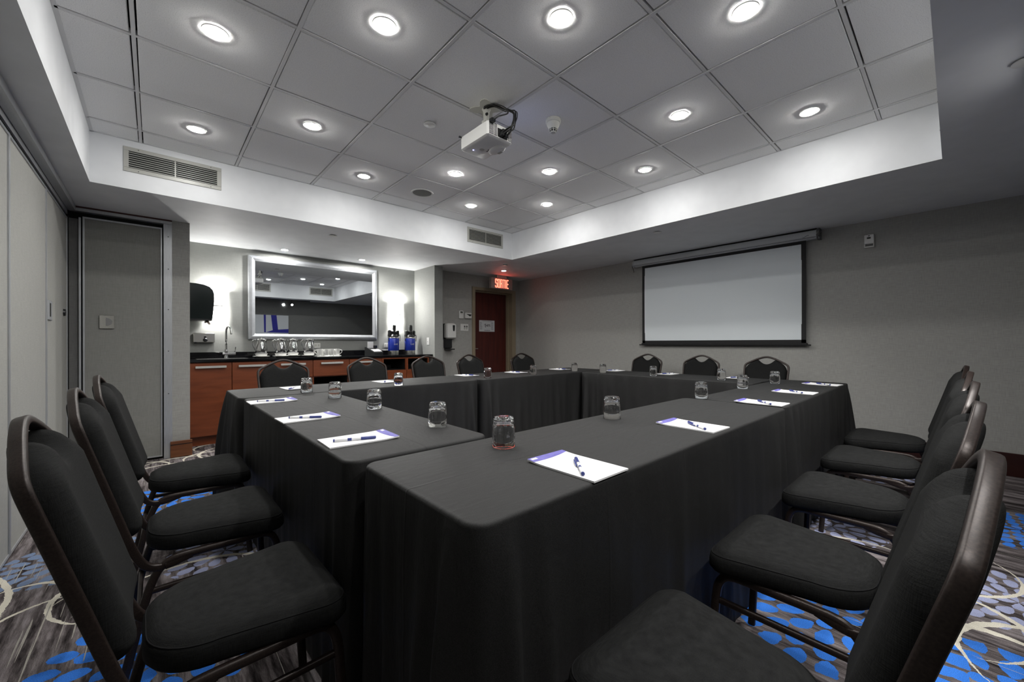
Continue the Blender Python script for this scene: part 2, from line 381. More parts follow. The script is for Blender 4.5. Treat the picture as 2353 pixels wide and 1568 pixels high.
for i in range(8):
    for j in range(8):
        sx, sy = gx[i+1]-gx[i], gy[j+1]-gy[j]
        key = (round(sx, 3), round(sy, 3))
        loc = ((gx[i]+gx[i+1])/2, (gy[j]+gy[j+1])/2, HC)
        hx, hy = sx/2-0.0140, sy/2-0.0140
        if key not in meshes:
            o = MB().box(-hx, hx, -hy, hy, 0, 0.02, 0.003).build('ceiling_tile', TILE, ceil, loc); meshes[key] = o.data
        else:
            o = bpy.data.objects.new('ceiling_tile', meshes[key]); COL.objects.link(o); o.parent = ceil; o.location = loc
        o.location.z += random.uniform(-0.0012, 0.0012); o.location.x += random.uniform(-0.0025, 0.0025); o.location.y += random.uniform(-0.0025, 0.0025); o.rotation_euler = (random.uniform(-1, 1)*0.0015, random.uniform(-1, 1)*0.0015, random.uniform(-1, 1)*0.003)
for x in gx[1:-1]: MB().box(-0.0085, 0.0085, 0, TY1-TY0, 0, 0.03).build('grid_bar', GRID, ceil, (x, TY0, HC-0.002))
for y in gy[1:-1]:
    for i in range(8): MB().box(gx[i]+0.009, gx[i+1]-0.009, -0.0085, 0.0085, 0, 0.028).build('grid_bar', GRID, ceil, (0, y, HC-0.001))
mb = MB()
mb.box(TX0, TX0+0.02, TY0, TY1, HC-0.001, HC+0.012); mb.box(TX1-0.012, TX1, TY0, TY1, HC-0.001, HC+0.012)
mb.box(TX0, TX1, TY0, TY0+0.012, HC-0.001, HC+0.012); mb.box(TX0, TX1, TY1-0.012, TY1, HC-0.001, HC+0.012)
mb.build('wall_angle', GRID, ceil)

shell('wall_right', MB().box(5.2, 5.32, BY, 5.78, 0, HS), WALLP)
shell('wall_back', MB().box(-0.62, 5.32, BY-0.1, BY, 0, HS), WALLDK)
shell('wall_column', MB().box(0.127, 0.26, 5.10, 6.0, 0, HS), WALLP)
shell('wall_alcove', MB().box(0.26, 3.17, 6.0, 6.1, 0, HS), WALLAL)
shell('wall_wing', MB().box(3.17, 3.312, 5.362, 6.0, 0, HS), WALLAL)
mb = MB(); mb.box(3.312, 4.09, 5.66, 5.76, 0, HS); mb.box(5.06, 5.2, 5.66, 5.76, 0, HS); mb.box(4.09, 5.06, 5.66, 5.76, 2.07, HS)
shell('wall_entrance', mb, WALLP)
shell('baseboard_right', MB().box(5.183, 5.2, BY, 5.64, 0, 0.19, 0.004), BASED)
bb = shell('baseboard_column', MB().box(0.112, 0.276, 5.08, 5.10, 0, 0.156, 0.003), BASEW)
MB().box(0.112, 0.276, 5.077, 5.081, 0.122, 0.127).build('groove', BLACKGAP, bb)

# folding partition on the left
wl = shell('wall_left', MB().box(-0.72, -0.60, BY, 5.3, 0, HS), BLACKGAP)
seams = [-0.55, 0.4, 1.35, 2.30, 3.252, 4.203, 5.09]
for k in range(6):
    y0, y1 = seams[k], seams[k+1]
    p = MB().box(-0.60, -0.552, y0+0.006, y1-0.006, 0.03, 2.17).build('partition_panel', PANELF, wl)
    mb = MB()
    mb.box(-0.60, -0.546, y0+0.002, y0+0.014, 0.02, 2.182); mb.box(-0.60, -0.546, y1-0.014, y1-0.002, 0.02, 2.182)
    mb.box(-0.60, -0.547, y0+0.014, y1-0.014, 2.168, 2.182); mb.box(-0.60, -0.547, y0+0.014, y1-0.014, 0.02, 0.034)
    mb.build('edge_trim', ALU, p)
    if k == 5:
        mb = MB(); mb.box(-0.552, -0.544, 4.235, 4.385, 1.27, 1.41, 0.003); mb.build('pull_plate', ALU, p)
        MB().box(-0.5445, -0.5425, 4.29, 4.325, 1.295, 1.39).build('pull_slot', BLACKGAP, p)
        MB().lathe([(0.0, 0), (0.03, 0), (0.026, 0.012), (0.0, 0.013)], (-0.552, 4.93, 1.36), 14, 'x').build('latch', BLACKP, p)
mb = MB(); mb.box(-0.60, -0.575, BY, 5.12, 2.215, HS); mb.build('track_backing', BLACKGAP, wl)
mb = MB(); mb.box(-0.545, -0.50, BY, 5.10, 2.245, HS); mb.box(-0.558, -0.548, BY, 5.10, 2.21, HS)
mb.build('track_rail', ALU, wl)
MB().box(-0.551, -0.543, 5.10, 5.125, 0, 2.2).build('seal_strip', BLACKGAP, wl)

# pocket door beside the column
wp = shell('wall_pocket', MB().box(-0.62, 0.127, 5.16, 5.26, 0, HS), BLACKGAP)
MB().box(-0.545, -0.475, 5.135, 5.17, 0.02, 2.19).build('stacked_panel', WALLDK, wp)
MB().box(-0.485, -0.472, 5.115, 5.15, 0.02, 2.2).build('panel_edge', ALU, wp)
d2 = shell('door_2', MB().box(-0.452, 0.048, 5.125, 5.16, 0.03, 2.2), POCKETF)
mb = MB(); mb.box(-0.462, -0.45, 5.118, 5.15, 0.022, 2.212); mb.box(0.046, 0.056, 5.118, 5.15, 0.022, 2.212)
mb.box(-0.45, 0.046, 5.118, 5.15, 2.198, 2.212); mb.box(-0.45, 0.046, 5.118, 5.15, 0.022, 0.034)
mb.build('door_edge', ALU, d2)
h = MB().box(-0.362, -0.268, 5.112, 5.125, 1.238, 1.356, 0.002).build('handle_plate', STEEL, d2)
arc = [(-0.322, 1.262), (-0.322, 1.334)]+[(-0.322+0.042*math.sin(a), 1.298+0.036*math.cos(a)) for a in [i*PI/10 for i in range(1, 10)]]
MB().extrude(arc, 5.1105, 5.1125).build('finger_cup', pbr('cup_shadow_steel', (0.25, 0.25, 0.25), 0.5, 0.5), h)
tr = shell('trim_1', MB().box(0.066, 0.127, 5.10, 5.16, 0, 2.25), ALU)
for z in (0.62, 1.03, 1.43, 1.82, 2.13): MB().lathe([(0.0045, 0), (0.0045, -0.002)], (0.1, 5.10, z), 8, 'y').build('screw', BLACKP, tr)
mb = MB(); mb.box(-0.545, 0.127, 5.095, 5.16, 2.252, 2.278); mb.build('trim_2', ALU)['kind'] = 'structure'
shell('trim_3', MB().box(-0.545, 0.127, 5.092, 5.16, 2.279, HS), pbr('rust_strip', (0.05, 0.012, 0.008), 0.6))

# door 1 (maroon) with painted frame
d1 = shell('door_1', MB().box(4.15, 4.992, 5.80, 5.84, 0.005, 2.03), MAROON)
mb = MB(); mb.box(4.083, 4.143, 5.64, 5.86, 0, 2.085); mb.box(5.0, 5.09, 5.64, 5.66, 0, 2.085); mb.box(5.0, 5.03, 5.66, 5.86, 0, 2.05)
mb.box(4.143, 5.0, 5.64, 5.86, 2.032, 2.085); mb.box(4.978, 5.0, 5.74, 5.80, 0, 2.032); mb.box(4.143, 4.978, 5.74, 5.80, 2.012, 2.032)
mb.build('door_frame', FRAMEP, d1)
mb = MB(); mb.lathe([(0.024, 0), (0.024, -0.01)], (4.2, 5.80, 1.0), 14, 'y'); mb.tube([(4.2, 5.79, 1.0), (4.2, 5.755, 1.0), (4.28, 5.752, 1.0)], 0.008)
mb.build('door_handle', STEEL, d1)
shell('trim_4', MB().box(4.0, 5.2, 5.87, 5.9, 0, 2.2), BLACKGAP)

# ------------------------------------------------------------------ ceiling fittings
def downlight(loc, label, lens=LENS, r=0.058, group='ceiling downlights', proto=[]):
    t = thing('downlight', label, 'downlight', loc, 0, group)
    MB().lathe([(r*0.72, -0.002), (r*0.76, -0.006), (r*0.97, -0.006), (r, -0.001), (r, 0.0)], n=28, cap0=False, cap1=False).build('trim_ring', WHITEP, t, smooth=True)
    if lens is LENSA: MB().lathe([(0.0, -0.002), (r*0.735, -0.0015), (r*0.735, 0)], n=24, cap0=False, cap1=False).build('lens', lens, t, smooth=True)
    else: MB().lathe([(0.0, -0.014), (r*0.35, -0.0132), (r*0.6, -0.0105), (r*0.72, -0.006), (r*0.735, 0)], n=24, cap0=False, cap1=False).build('lens', lens, t, smooth=True)
    if lens is LENS:
        ld = bpy.data.lights.new('lamp', 'SPOT'); ld.energy = DOWN; ld.spot_size = math.radians(115); ld.spot_blend = 0.9; ld.shadow_soft_size = 0.03; ld.color = (1, 0.985, 0.95)
        lo = bpy.data.objects.new('lamp', ld); COL.objects.link(lo); lo.parent = t; lo.location = (0, 0, -0.05)
    return t
DLX, DLY = lambda a: 0.2285+0.61*a, lambda b: 0.665+0.61*b
DL = {(0, 3): 'ceiling downlight in the first big tile beside the partition, upper of two',
      (1, 2): 'large bright ceiling downlight second along the nearest lit diagonal from the partition',
      (2, 1): 'large round ceiling downlight third along the nearest diagonal, above the projector cables',
      (3, 0): 'large ceiling downlight at the end of the nearest diagonal, toward the screen side',
      (0, 5): 'ceiling downlight just above the big air vent over the pocket door',
      (1, 4): 'ceiling downlight one tile in from the partition side, between vent and sprinkler cap',
      (4, 1): 'ceiling downlight two tiles from the smoke detector, toward the screen wall',
      (5, 0): 'ceiling downlight in the last tile row beside the near soffit corner',
      (2, 5): 'ceiling downlight nearest to the round grey speaker grille, counter side',
      (3, 4): 'ceiling downlight between the speaker grille and the projector',
      (4, 3): 'ceiling downlight directly beyond the projector, toward the exit sign',
      (5, 2): 'ceiling downlight in the row nearest the soffit above the projection screen',
      (4, 5): 'small ceiling downlight above the smaller air vent, counter side',
      (5, 4): 'small ceiling downlight in the far corner tile, screen side',
      (1, 0): 'unseen ceiling downlight added overhead at the near soffit, above the picture'}  # lamp out of view, carries the diagonal pattern on, put in for its light
root = None
for (a, b2), lab in DL.items():
    loc = (DLX(a), DLY(b2), HC-0.001)
    if root is None: root = downlight(loc, lab)
    else: dup(root, loc, 0, lab)
downlight((1.225, 5.73, HS), 'bright recessed spotlight in the alcove ceiling above the mirror, sink side', LENSA, 0.05, 'alcove spotlights')
downlight((2.19, 5.69, HS), 'bright recessed spotlight in the alcove ceiling above the mirror, airpot side', LENSA, 0.05, 'alcove spotlights')
downlight((4.25, 5.0, HS), 'small lit ceiling spotlight just in front of the red exit sign', LENSD, 0.05, 'door spotlight')

def cap(loc, label):
    t = thing('sprinkler_cap', label, 'sprinkler cap', loc, 0, 'concealed sprinkler caps')
    MB().lathe([(0.03, 0.0), (0.03, -0.006)], n=20).build('collar', BLACKGAP, t)
    MB().lathe([(0.041, -0.006), (0.042, -0.009), (0.04, -0.0105)], n=24).build('cover_disc', WHITEP, t, smooth=True)
for loc, lab in (((1.451, 2.518, HC-0.001), 'white round sprinkler cap in the tile beside the projector'), ((1.457, 4.616, HS), 'round sprinkler cap on the soffit in front of the mirror alcove'),
                 ((3.959, 4.622, HS), 'dark-edged sprinkler cap on the soffit near the exit sign'), ((3.998, 2.155, HS), 'sprinkler cap on the soffit in front of the projection screen'),
                 ((2.72, -0.2, HS), 'sprinkler cap on the soffit by the track lights, seen in the mirror')): cap(loc, lab)
t = thing('ceiling_speaker', 'round grey ceiling speaker grille flush in a tile', 'speaker', (2.06, 3.728, HC-0.001))
MB().lathe([(0.095, -0.001), (0.097, -0.005), (0.112, -0.004), (0.114, 0)], n=36, cap0=False, cap1=False).build('rim', WHITEP, t, smooth=True)
MB().lathe([(0.0, -0.006), (0.05, -0.0055), (0.096, -0.003)], n=32, cap0=False, cap1=False).build('grille', texture(pbr('speaker_mesh', (0.16, 0.16, 0.15), 0.6), nscale=700, c0=(0.06, 0.06, 0.055), c1=(0.24, 0.24, 0.22)), t)
t = thing('smoke_detector', 'white cone-shaped smoke detector on the ceiling beside the projector', 'smoke detector', (2.068, 1.895, HC-0.001))
MB().lathe([(0.052, 0), (0.053, -0.022), (0.048, -0.027)], n=28).build('base', CREAMP, t, smooth=True)
MB().lathe([(0.046, -0.027), (0.042, -0.044), (0.031, -0.064), (0.029, -0.067)], n=28).build('body', CREAMP, t, smooth=True)
MB().lathe([(0.024, -0.067), (0.024, -0.084)], n=20).build('sensor_core', BLACKGAP, t)
mb = MB()
for i in range(8):
    a = 2*PI*i/8; mb.tube([(0.027*math.cos(a), 0.027*math.sin(a), -0.066), (0.021*math.cos(a), 0.021*math.sin(a), -0.088)], 0.0028, n=5)
mb.lathe([(0.0265, -0.074), (0.0265, -0.077)], n=20, cap0=False, cap1=False); mb.lathe([(0.022, -0.085), (0.016, -0.091), (0.0, -0.092)], n=20)
mb.build('cage', CREAMP, t)

def vent(x0, x1, z0, z1, y, sgn, label, frame=0.03, n=8, mullion=True):
    """sgn = +1: faces -Y"""
    t = thing('air_vent', label, 'vent', ((x0+x1)/2, y, (z0+z1)/2), 0, 'air vents in the tray')
    w2, h2 = (x1-x0)/2, (z1-z0)/2; f = frame; D = lambda a, b2: (min(-sgn*a, -sgn*b2), max(-sgn*a, -sgn*b2))
    mb = MB(); y0, y1 = D(0.0, 0.006)
    mb.box(-w2, w2, y0, y1, h2-f, h2, 0.002); mb.box(-w2, w2, y0, y1, -h2, -h2+f, 0.002)
    mb.box(-w2, -w2+f, y0, y1, -h2+f, h2-f, 0.002); mb.box(w2-f, w2, y0, y1, -h2+f, h2-f, 0.002)
    fr = mb.build('frame', VENTM, t)
    for sx in (-0.72, 0.76):
        for sz in (h2-f*0.4, -h2+f*0.4): MB().lathe([(0.003, 0), (0.003, -sgn*0.0025)], (sx*w2, -sgn*0.006, sz), 8, 'y').build('screw', BLACKP, fr)
    yb0, yb1 = D(0.0, 0.0015); MB().box(-w2+f*0.9, w2-f*0.9, yb0, yb1, -h2+f*0.9, h2-f*0.9).build('duct', BLACKGAP, t)
    H = 2*(h2-f); slat = None
    for i in range(n):
        z = -h2+f+(i+0.5)*H/n
        if slat is None:
            s2 = MB(); a, c = D(0.002, 0.0055)
            s2.loft([[(-w2+f, -sgn*0.002, 0.1*H/n), (w2-f, -sgn*0.002, 0.1*H/n)], [(-w2+f, -sgn*0.0055, -0.05*H/n), (w2-f, -sgn*0.0055, -0.05*H/n)], [(-w2+f, -sgn*0.0055, -0.28*H/n), (w2-f, -sgn*0.0055, -0.28*H/n)], [(-w2+f, -sgn*0.002, -0.28*H/n), (w2-f, -sgn*0.002, -0.28*H/n)]], closed=False)
            slat = s2.build('slat', VENTM, t, (0, 0, z))
        else:
            o = slat.copy(); COL.objects.link(o); o.location.z = z
    if mullion: MB().box(-0.004, 0.004, *D(0.002, 0.006), -h2+f, h2-f).build('mullion', VENTM, t)
vent(-0.174, 0.430, 2.424, 2.614, TY1, 1, 'long beige air vent on the tray face above the pocket door')
vent(3.008, 3.612, 2.420, 2.618, TY1, 1, 'smaller-looking air vent on the tray face near the far corner')
vent(1.62, 2.22, 2.424, 2.64, TY0, -1, 'air vent on the near tray face, seen in the mirror under the projector')
vent(3.13, 3.73, 2.424, 2.64, TY0, -1, 'air vent on the near tray face, seen in the mirror at its corner')

# ------------------------------------------------------------------ projector
PX, PY = 1.59, 2.045
pt = thing('projector', 'white ceiling projector with cables hanging beside the smoke detector', 'projector', (PX, PY, HC-0.001))
mb = MB()
pl = []
for i in range(40):
    a = 2*PI*i/40; rr = 0.085+0.03*math.cos(4*a); pl.append((0.05+rr*math.cos(a+PI/4), 0.06+rr*math.sin(a+PI/4)))
mb.extrude(pl, -0.006, 0.0, 'xy'); pm = mb.build('ceiling_plate', CREAMP, pt, smooth=True)
mb = MB(); mb.lathe([(0.03, -0.006), (0.022, -0.02), (0.019, -0.08), (0.024, -0.09)], (0.05, 0.06, 0), 18); mb.build('mount_post', CREAMP, pt, smooth=True)
mb = MB(); mb.box(0.02, 0.08, 0.045, 0.075, -0.13, -0.085, 0.004); mb.box(-0.03, 0.09, 0.0, 0.1, -0.19, -0.18, 0.002)
for (x, y) in ((-0.02, -0.05), (-0.02, 0.12), (0.08, 0.12), (0.08, -0.04)): mb.tube([(0.05, 0.05, -0.13), (0.4*0.05+0.6*x, 0.4*0.05+0.6*y, -0.165), (x, y, -0.198)], 0.006)
mb.build('mount_bracket', CREAMP, pt, smooth=True)
MB().lathe([(0.008, 0), (0.009, 0.012)], (0.035, 0.03, -0.05), 10, 'y').build('mount_knob', BLACKP, pt)
zb, zt = 2.362-HC, 2.462-HC
x0, x1, y0, y1 = -0.10, 0.10, -0.145, 0.145
mb = MB(); mb.box(x0, x1, y0, y1, zb, zt, 0.012); pb = mb.build('housing', WHITEP, pt, smooth=True)
bx = []   # lens dome on the underside
mb = MB(); rings = []
for r, h in ((1.0, 0.0), (0.92, -0.008), (0.7, -0.013), (0.0, -0.015)):
    rings.append([(0.062+0.042*r*math.cos(a), -0.035+0.075*r*math.sin(a), zb+h) for a in [2*PI*i/28 for i in range(28)]])
mb.loft(rings); mb.build('lens_hood', WHITEP, pt, smooth='all')
MB().box(0.075, 0.095, -0.06, -0.02, zb-0.016, zb-0.009, 0.002).build('adjust_slot', VENTM, pt)
MB().lathe([(0.0, -0.0012), (0.016, -0.001), (0.017, 0)], (-0.01, 0.03, zb), 20).build('button_pad', VENTM, pt)
mb = MB(); mb.tube([(0.012+0.018*math.cos(a), 0.018+0.018*math.sin(a), zb) for a in [-1.2+0.24*i for i in range(9)]], 0.0035, 0.002); mb.build('button_arc', BLACKP, pt)
MB().lathe([(0.0, -0.0025), (0.003, -0.002), (0.004, 0)], (-0.05, 0.07, zb), 12).build('status_light', BLUELED, pt)
MB().lathe([(0.007, 0), (0.007, 0.016)], (x0-0.016, 0.135, zt-0.012), 12, 'x').build('side_knob', BLACKP, pt)
# vent and connector side (faces -Y)
mb = MB(); mb.box(-0.088, -0.028, y0-0.001, y0+0.002, zb+0.016, zt-0.012); mb.box(-0.022, 0.055, y0-0.001, y0+0.002, zb+0.016, zt-0.03); mb.box(0.062, 0.092, y0-0.001, y0+0.002, zb+0.016, zt-0.012)
vp = mb.build('grille_recess', BLACKGAP, pt)
mb = MB()
for i in range(9):
    zz = zb+0.019+i*0.0075
    mb.box(-0.088, -0.055, y0-0.003, y0-0.0005, zz, zz+0.003); mb.box(-0.05, -0.028, y0-0.003, y0-0.0005, zz, zz+0.003); mb.box(0.064, 0.09, y0-0.003, y0-0.0005, zz, zz+0.003)
mb.box(-0.0545, -0.0505, y0-0.003, y0, zb+0.016, zt-0.012)
mb.build('grille_bar', WHITEP, pt)
for x, wd, z in ((-0.075, 0.03, zt-0.012), (0.0, 0.022, zb+0.03), (0.03, 0.024, zb+0.028), (0.012, 0.03, zb+0.05)): MB().box(x-wd/2, x+wd/2, y0-0.03, y0, z-0.01, z+0.012, 0.003).build('connector', BLACKP, pt)
random.seed(11)
for i in range(9):
    ex = (-0.075, 0.0, 0.03, 0.012, 0.005, 0.02, 0.035, 0.0, 0.025)[i]; ez = (zt-0.012, zb+0.03, zb+0.028, zb+0.05, zb+0.035, zb+0.04, zb+0.03, zb+0.045, zb+0.05)[i]
    k = random.uniform(-0.02, 0.02); out = (0.05, 0.085, 0.09, 0.095, 0.1, 0.08, 0.13, 0.11, 0.15)[i]
    pth = [(0.02+k*0.5, 0.05+k, -0.012), (0.045+k, -0.01, -0.008-abs(k)*0.2), (0.075+k+0.02, y0*0.45, -0.03-abs(k)), (0.07+k+out*0.2, y0-out*0.25, -0.11+k), (0.05+k, y0-0.028-out*0.3, (ez-0.11)/2-0.03), (ex*0.6+0.02, y0-0.05, ez+0.02), (ex, y0-0.028, ez)]
    if i == 0: pth = [(0.02, 0.05, -0.012), (0.05, -0.03, -0.01), (0.07, -0.11, -0.06), (0.03, y0-0.035, -0.14), (-0.05, y0-0.045, zt+0.01), (-0.075, y0-0.028, zt-0.012)]
    MB().tube(smoothpath(pth, 5), 0.0045 if i < 7 else 0.0028, n=6).build('cable', CABLE, pt, smooth='all')
mb = MB(); mb.lathe([(0.0, 0), (0.02, 0.0), (0.024, 0.008), (0.024, 0.014)], (x1, -0.04, zb+0.05), 20, 'x'); mb.build('lens_barrel', BLACKP, pt, smooth=True)
MB().lathe([(0.0, 0.0155), (0.017, 0.0145)], (x1, -0.04, zb+0.05), 18, 'x', cap0=False, cap1=False).build('lens_glass', pbr('projector_lens', (0.05, 0.05, 0.2), 0.05, emit=(0.35, 0.45, 1.0), strength=25), pt)

# ------------------------------------------------------------------ projection screen
sc = thing('projection_screen', 'wall-mounted roll-down projection screen with black border and white case', 'projection screen', (5.2, 2.04, 1.06))
o = lambda y, z: (y-2.04, z-1.06)
prof = [(-0.02, 1.128), (-0.09, 1.128), (-0.115, 1.15), (-0.118, 1.185), (-0.105, 1.212), (-0.075, 1.224), (-0.02, 1.226)]
MB().extrude(prof, -1.065, 1.075, 'xz').build('case', CASEM, sc, smooth=True)
mb = MB(); mb.extrude([(-0.004, 1.12), (-0.1, 1.12), (-0.124, 1.15), (-0.124, 1.195), (-0.1, 1.227), (-0.004, 1.23)], -1.09, -1.065, 'xz'); mb.build('end_cap', texture(pbr('mottled_cap', (0.1, 0.1, 0.1), 0.6), nscale=60, c0=(0.02, 0.02, 0.02), c1=(0.2, 0.2, 0.2)), sc)
mb = MB(); mb.extrude([(-0.004, 1.12), (-0.1, 1.12), (-0.122, 1.15), (-0.122, 1.195), (-0.1, 1.225), (-0.004, 1.228)], 1.075, 1.088, 'xz'); mb.build('end_cap', CASEM, sc)
MB().box(-0.1, -0.012, -1.065, 1.075, 1.226, 1.2305).build('top_seam', BLACKGAP, sc)
MB().box(-0.1195, -0.1165, -1.06, 1.07, 1.137, 1.1395).build('case_seam', BLACKGAP, sc)
sg = [(-0.118, y, z) for y, z in ((-1.0, 1.165), (-0.985, 1.164), (-0.972, 1.158), (-0.962, 1.15), (-0.945, 1.147))]
MB().tube(sg, 0.0022, n=5).build('brand_mark', INK, sc)
fabric = MB()
def grid(y0, y1, z0, z1, x=-0.052, n=14):
    m2 = MB(); rows = []
    for i in range(n+1):
        t2 = i/n; z = z0+(z1-z0)*t2
        rows.append([(x-0.004*math.sin(PI*t2)-0.001*math.sin(7*u), y0+(y1-y0)*u, z) for u in [k/n for k in range(n+1)]])
    m2.loft(rows, closed=False); return m2
grid(-0.924, 0.932, 0.066, 1.10).build('screen_surface', SCREENW, sc, smooth='all')
mb = MB(); mb.box(-0.054, -0.049, -0.962, -0.92, 0.035, 1.135); mb.box(-0.054, -0.049, 0.928, 0.968, 0.035, 1.135); mb.box(-0.0545, -0.049, -0.962, 0.968, 1.096, 1.135); mb.box(-0.054, -0.049, -0.962, 0.968, 0.035, 0.07)
mb.build('border', SCREENB, sc)
mb = MB(); mb.box(-0.062, -0.042, -0.975, 0.98, 0.012, 0.036, 0.004); mb.box(-0.058, -0.046, -1.005, 1.016, 0.004, 0.02, 0.003); mb.build('bottom_bar', SCREENB, sc)
MB().tube(smoothpath([(-0.05, 1.09, 1.225), (-0.05, 1.14, 1.16), (-0.03, 1.165, 1.08), (-0.01, 1.15, 1.03)], 5), 0.003, n=6).build('cord', VENTM, sc)
MB().tube(smoothpath([(-0.08, 1.085, 1.225), (-0.1, 1.10, 1.15), (-0.09, 1.08, 1.07), (-0.05, 1.105, 1.06)], 5), 0.0035, n=6).build('cord', CABLE, sc)

t = thing('thermostat', 'small white thermostat in a clear guard, alone on the wall beyond the screen', 'thermostat', (5.2, 0.572, 2.03))
MB().box(-0.03, 0, -0.036, 0.036, 0.035, 0.125, 0.004).build('cover', WHITEP, t)
MB().box(-0.0315, -0.0295, -0.012, 0.016, 0.083, 0.1).build('display', DARKLCD, t)
MB().box(-0.031, -0.0295, -0.006, 0.008, 0.108, 0.116).build('sensor_dot', BLACKP, t)
MB().box(-0.02, 0, -0.034, 0.034, 0.012, 0.034).build('terminal_block', BLACKP, t)
mb = MB(); mb.box(-0.028, 0, -0.036, 0.036, 0.0, 0.012, 0.003); mb.box(-0.028, 0, 0.03, 0.036, 0.0, 0.035); mb.box(-0.028, 0, -0.036, -0.03, 0.0, 0.035); mb.build('lower_rim', WHITEP, t)

# ------------------------------------------------------------------ entrance wall items
t = thing('exit_sign', 'glowing red letters exit sign hanging from the ceiling over the door', 'exit sign', (4.54, 5.42, 2.145))
MB().box(-0.235, 0.25, -0.025, 0.035, -0.092, 0.098, 0.004).build('sign_box', texture(pbr('sign_housing', (0.33, 0.27, 0.25), 0.5), nscale=20, c0=(0.3, 0.25, 0.23), c1=(0.36, 0.29, 0.27)), t)
MB().box(-0.1, 0.12, -0.02, 0.03, 0.098, HS-2.145, 0.003).build('ceiling_canopy', VENTM, t)
LET = {'S': [[(0, .18), (0, 0.06), (.06, 0), (.34, 0), (.4, .06), (.4, .42), (.34, .5), (.06, .5), (0, .58), (0, .94), (.06, 1), (.34, 1), (.4, .94), (.4, .82)]],
       'O': [[(.06, 0), (.34, 0), (.4, .06), (.4, .94), (.34, 1), (.06, 1), (0, .94), (0, .06), (.06, 0)]],
       'R': [[(0, 0), (0, 1), (.34, 1), (.4, .94), (.4, .56), (.34, .5), (0, .5)], [(.2, .5), (.34, .46), (.4, .38), (.4, 0)]],
       'T': [[(0, 1), (.44, 1)], [(.22, 1), (.22, 0)]], 'I': [[(0, 0), (0, 1)]], 'E': [[(.36, 0), (0, 0), (0, 1), (.36, 1)], [(0, .5), (.3, .5)]]}
x = -0.142
for ch, adv in zip('SORTIE', (0.057, 0.058, 0.057, 0.057, 0.03, 0.05)):
    mb = MB()
    for st in LET[ch]:
        for (a, b2), (c, d) in zip(st, st[1:]):
            A, B2 = Vector((a*0.088, b2*0.138)), Vector((c*0.088, d*0.138)); dd = (B2-A).normalized()*0.0065; nn = Vector((-dd.y, dd.x)).normalized()*0.0075
            q = [A-dd+nn, A-dd-nn, B2+dd-nn, B2+dd+nn]
            mb.extrude([(p.x, p.y) for p in q], -0.0275-0.0002*len(mb.f)/6, -0.024)
    mb.build('letter', REDLED, t, (x, 0, -0.067)); x += adv

t = thing('hand_sanitizer_dispenser', 'white touch-free hand sanitizer dispenser with black drip tray on the wall', 'dispenser', (3.6, 5.66, 0.99))
MB().box(-0.092, 0.098, -0.11, -0.012, 0.18, 0.438, 0.022).build('housing', WHITEP, t, smooth=True)
MB().box(-0.098, 0.092, -0.014, 0, 0.17, 0.432, 0.004).build('back_plate', BLACKP, t)
MB().extrude([(0.018, 0.405), (0.062, 0.405), (0.056, 0.32), (0.046, 0.305), (0.034, 0.305), (0.024, 0.32)], -0.113, -0.108).build('level_window', BLACKP, t)
mb = MB(); mb.box(-0.09, 0.046, -0.05, 0, 0.03, 0.18, 0.004); mb.box(-0.085, 0.05, -0.13, -0.01, 0.0, 0.02, 0.004); mb.build('drip_tray', BLACKP, t)
t = thing('thermostat', 'slim white thermostat above the light switches', 'thermostat', (3.848, 5.66, 1.515))
MB().box(-0.044, 0.044, -0.028, 0, 0, 0.135, 0.006).build('cover', WHITEP, t)
MB().box(-0.024, 0.026, -0.0295, -0.027, 0.098, 0.12).build('display', DARKLCD, t)
MB().box(-0.024, 0.026, -0.0295, -0.027, 0.078, 0.09).build('button_row', VENTM, t)
t = thing('thermostat', 'wide white thermostat with dark display beside the door frame', 'thermostat', (3.996, 5.66, 1.517))
MB().box(-0.067, 0.067, -0.03, 0, 0, 0.11, 0.012).build('cover', WHITEP, t, smooth=True)
MB().extrude([(-0.055, 0.082), (0.055, 0.078), (0.045, 0.05), (0.02, 0.042), (-0.01, 0.062)], -0.0315, -0.029).build('display', DARKLCD, t)
t = thing('light_switch', 'white triple light switch plate beside the sanitizer dispenser', 'light switch', (3.925, 5.66, 1.312))
MB().box(-0.08, 0.08, -0.006, 0, 0, 0.115, 0.002).build('cover_plate', WHITEP, t)
MB().box(-0.063, -0.028, -0.012, -0.005, 0.025, 0.092, 0.002).build('rocker', WHITEP, t)
for x in (0.0, 0.045):
    MB().box(x-0.015, x+0.015, -0.009, -0.005, 0.02, 0.095).build('slider', VENTM, t); MB().box(x-0.012, x+0.012, -0.013, -0.008, 0.062, 0.078).build('slider_knob', BLACKP, t)
t = thing('evacuation_notice', 'white printed notice with plan drawing taped on the maroon door', 'notice', (4.521, 5.80, 1.31))
MB().box(-0.178, 0.178, -0.003, 0, 0.0, 0.206).build('sheet', pbr('notice_paper', (0.62, 0.64, 0.66), 0.6), t)
mb = MB(); random.seed(3)
def line(xa, xb, z, hh=0.004): mb.box(xa, xb, -0.0036, -0.0029, z-hh/2, z+hh/2)
for x in [-0.11+0.03*i for i in range(8)]: line(x, x+0.022, 0.196)
for x in [-0.09+0.028*i for i in range(7)]: line(x, x+0.02, 0.187, 0.003)
for k in range(10):
    z = 0.17-0.0145*k
    line(-0.16, -0.16+random.uniform(0.03, 0.055), z); line(0.1, 0.1+random.uniform(0.03, 0.055), z)
for x in [-0.06+0.022*i for i in range(6)]: line(x, x+0.014, 0.022, 0.011)
for k in range(16): 
    x = random.uniform(-0.08, 0.06); line(x, x+random.uniform(0.01, 0.04), 0.115+random.uniform(-0.016, 0.016), 0.005)
mb.box(-0.04, -0.03, -0.0036, -0.0029, 0.075, 0.145)
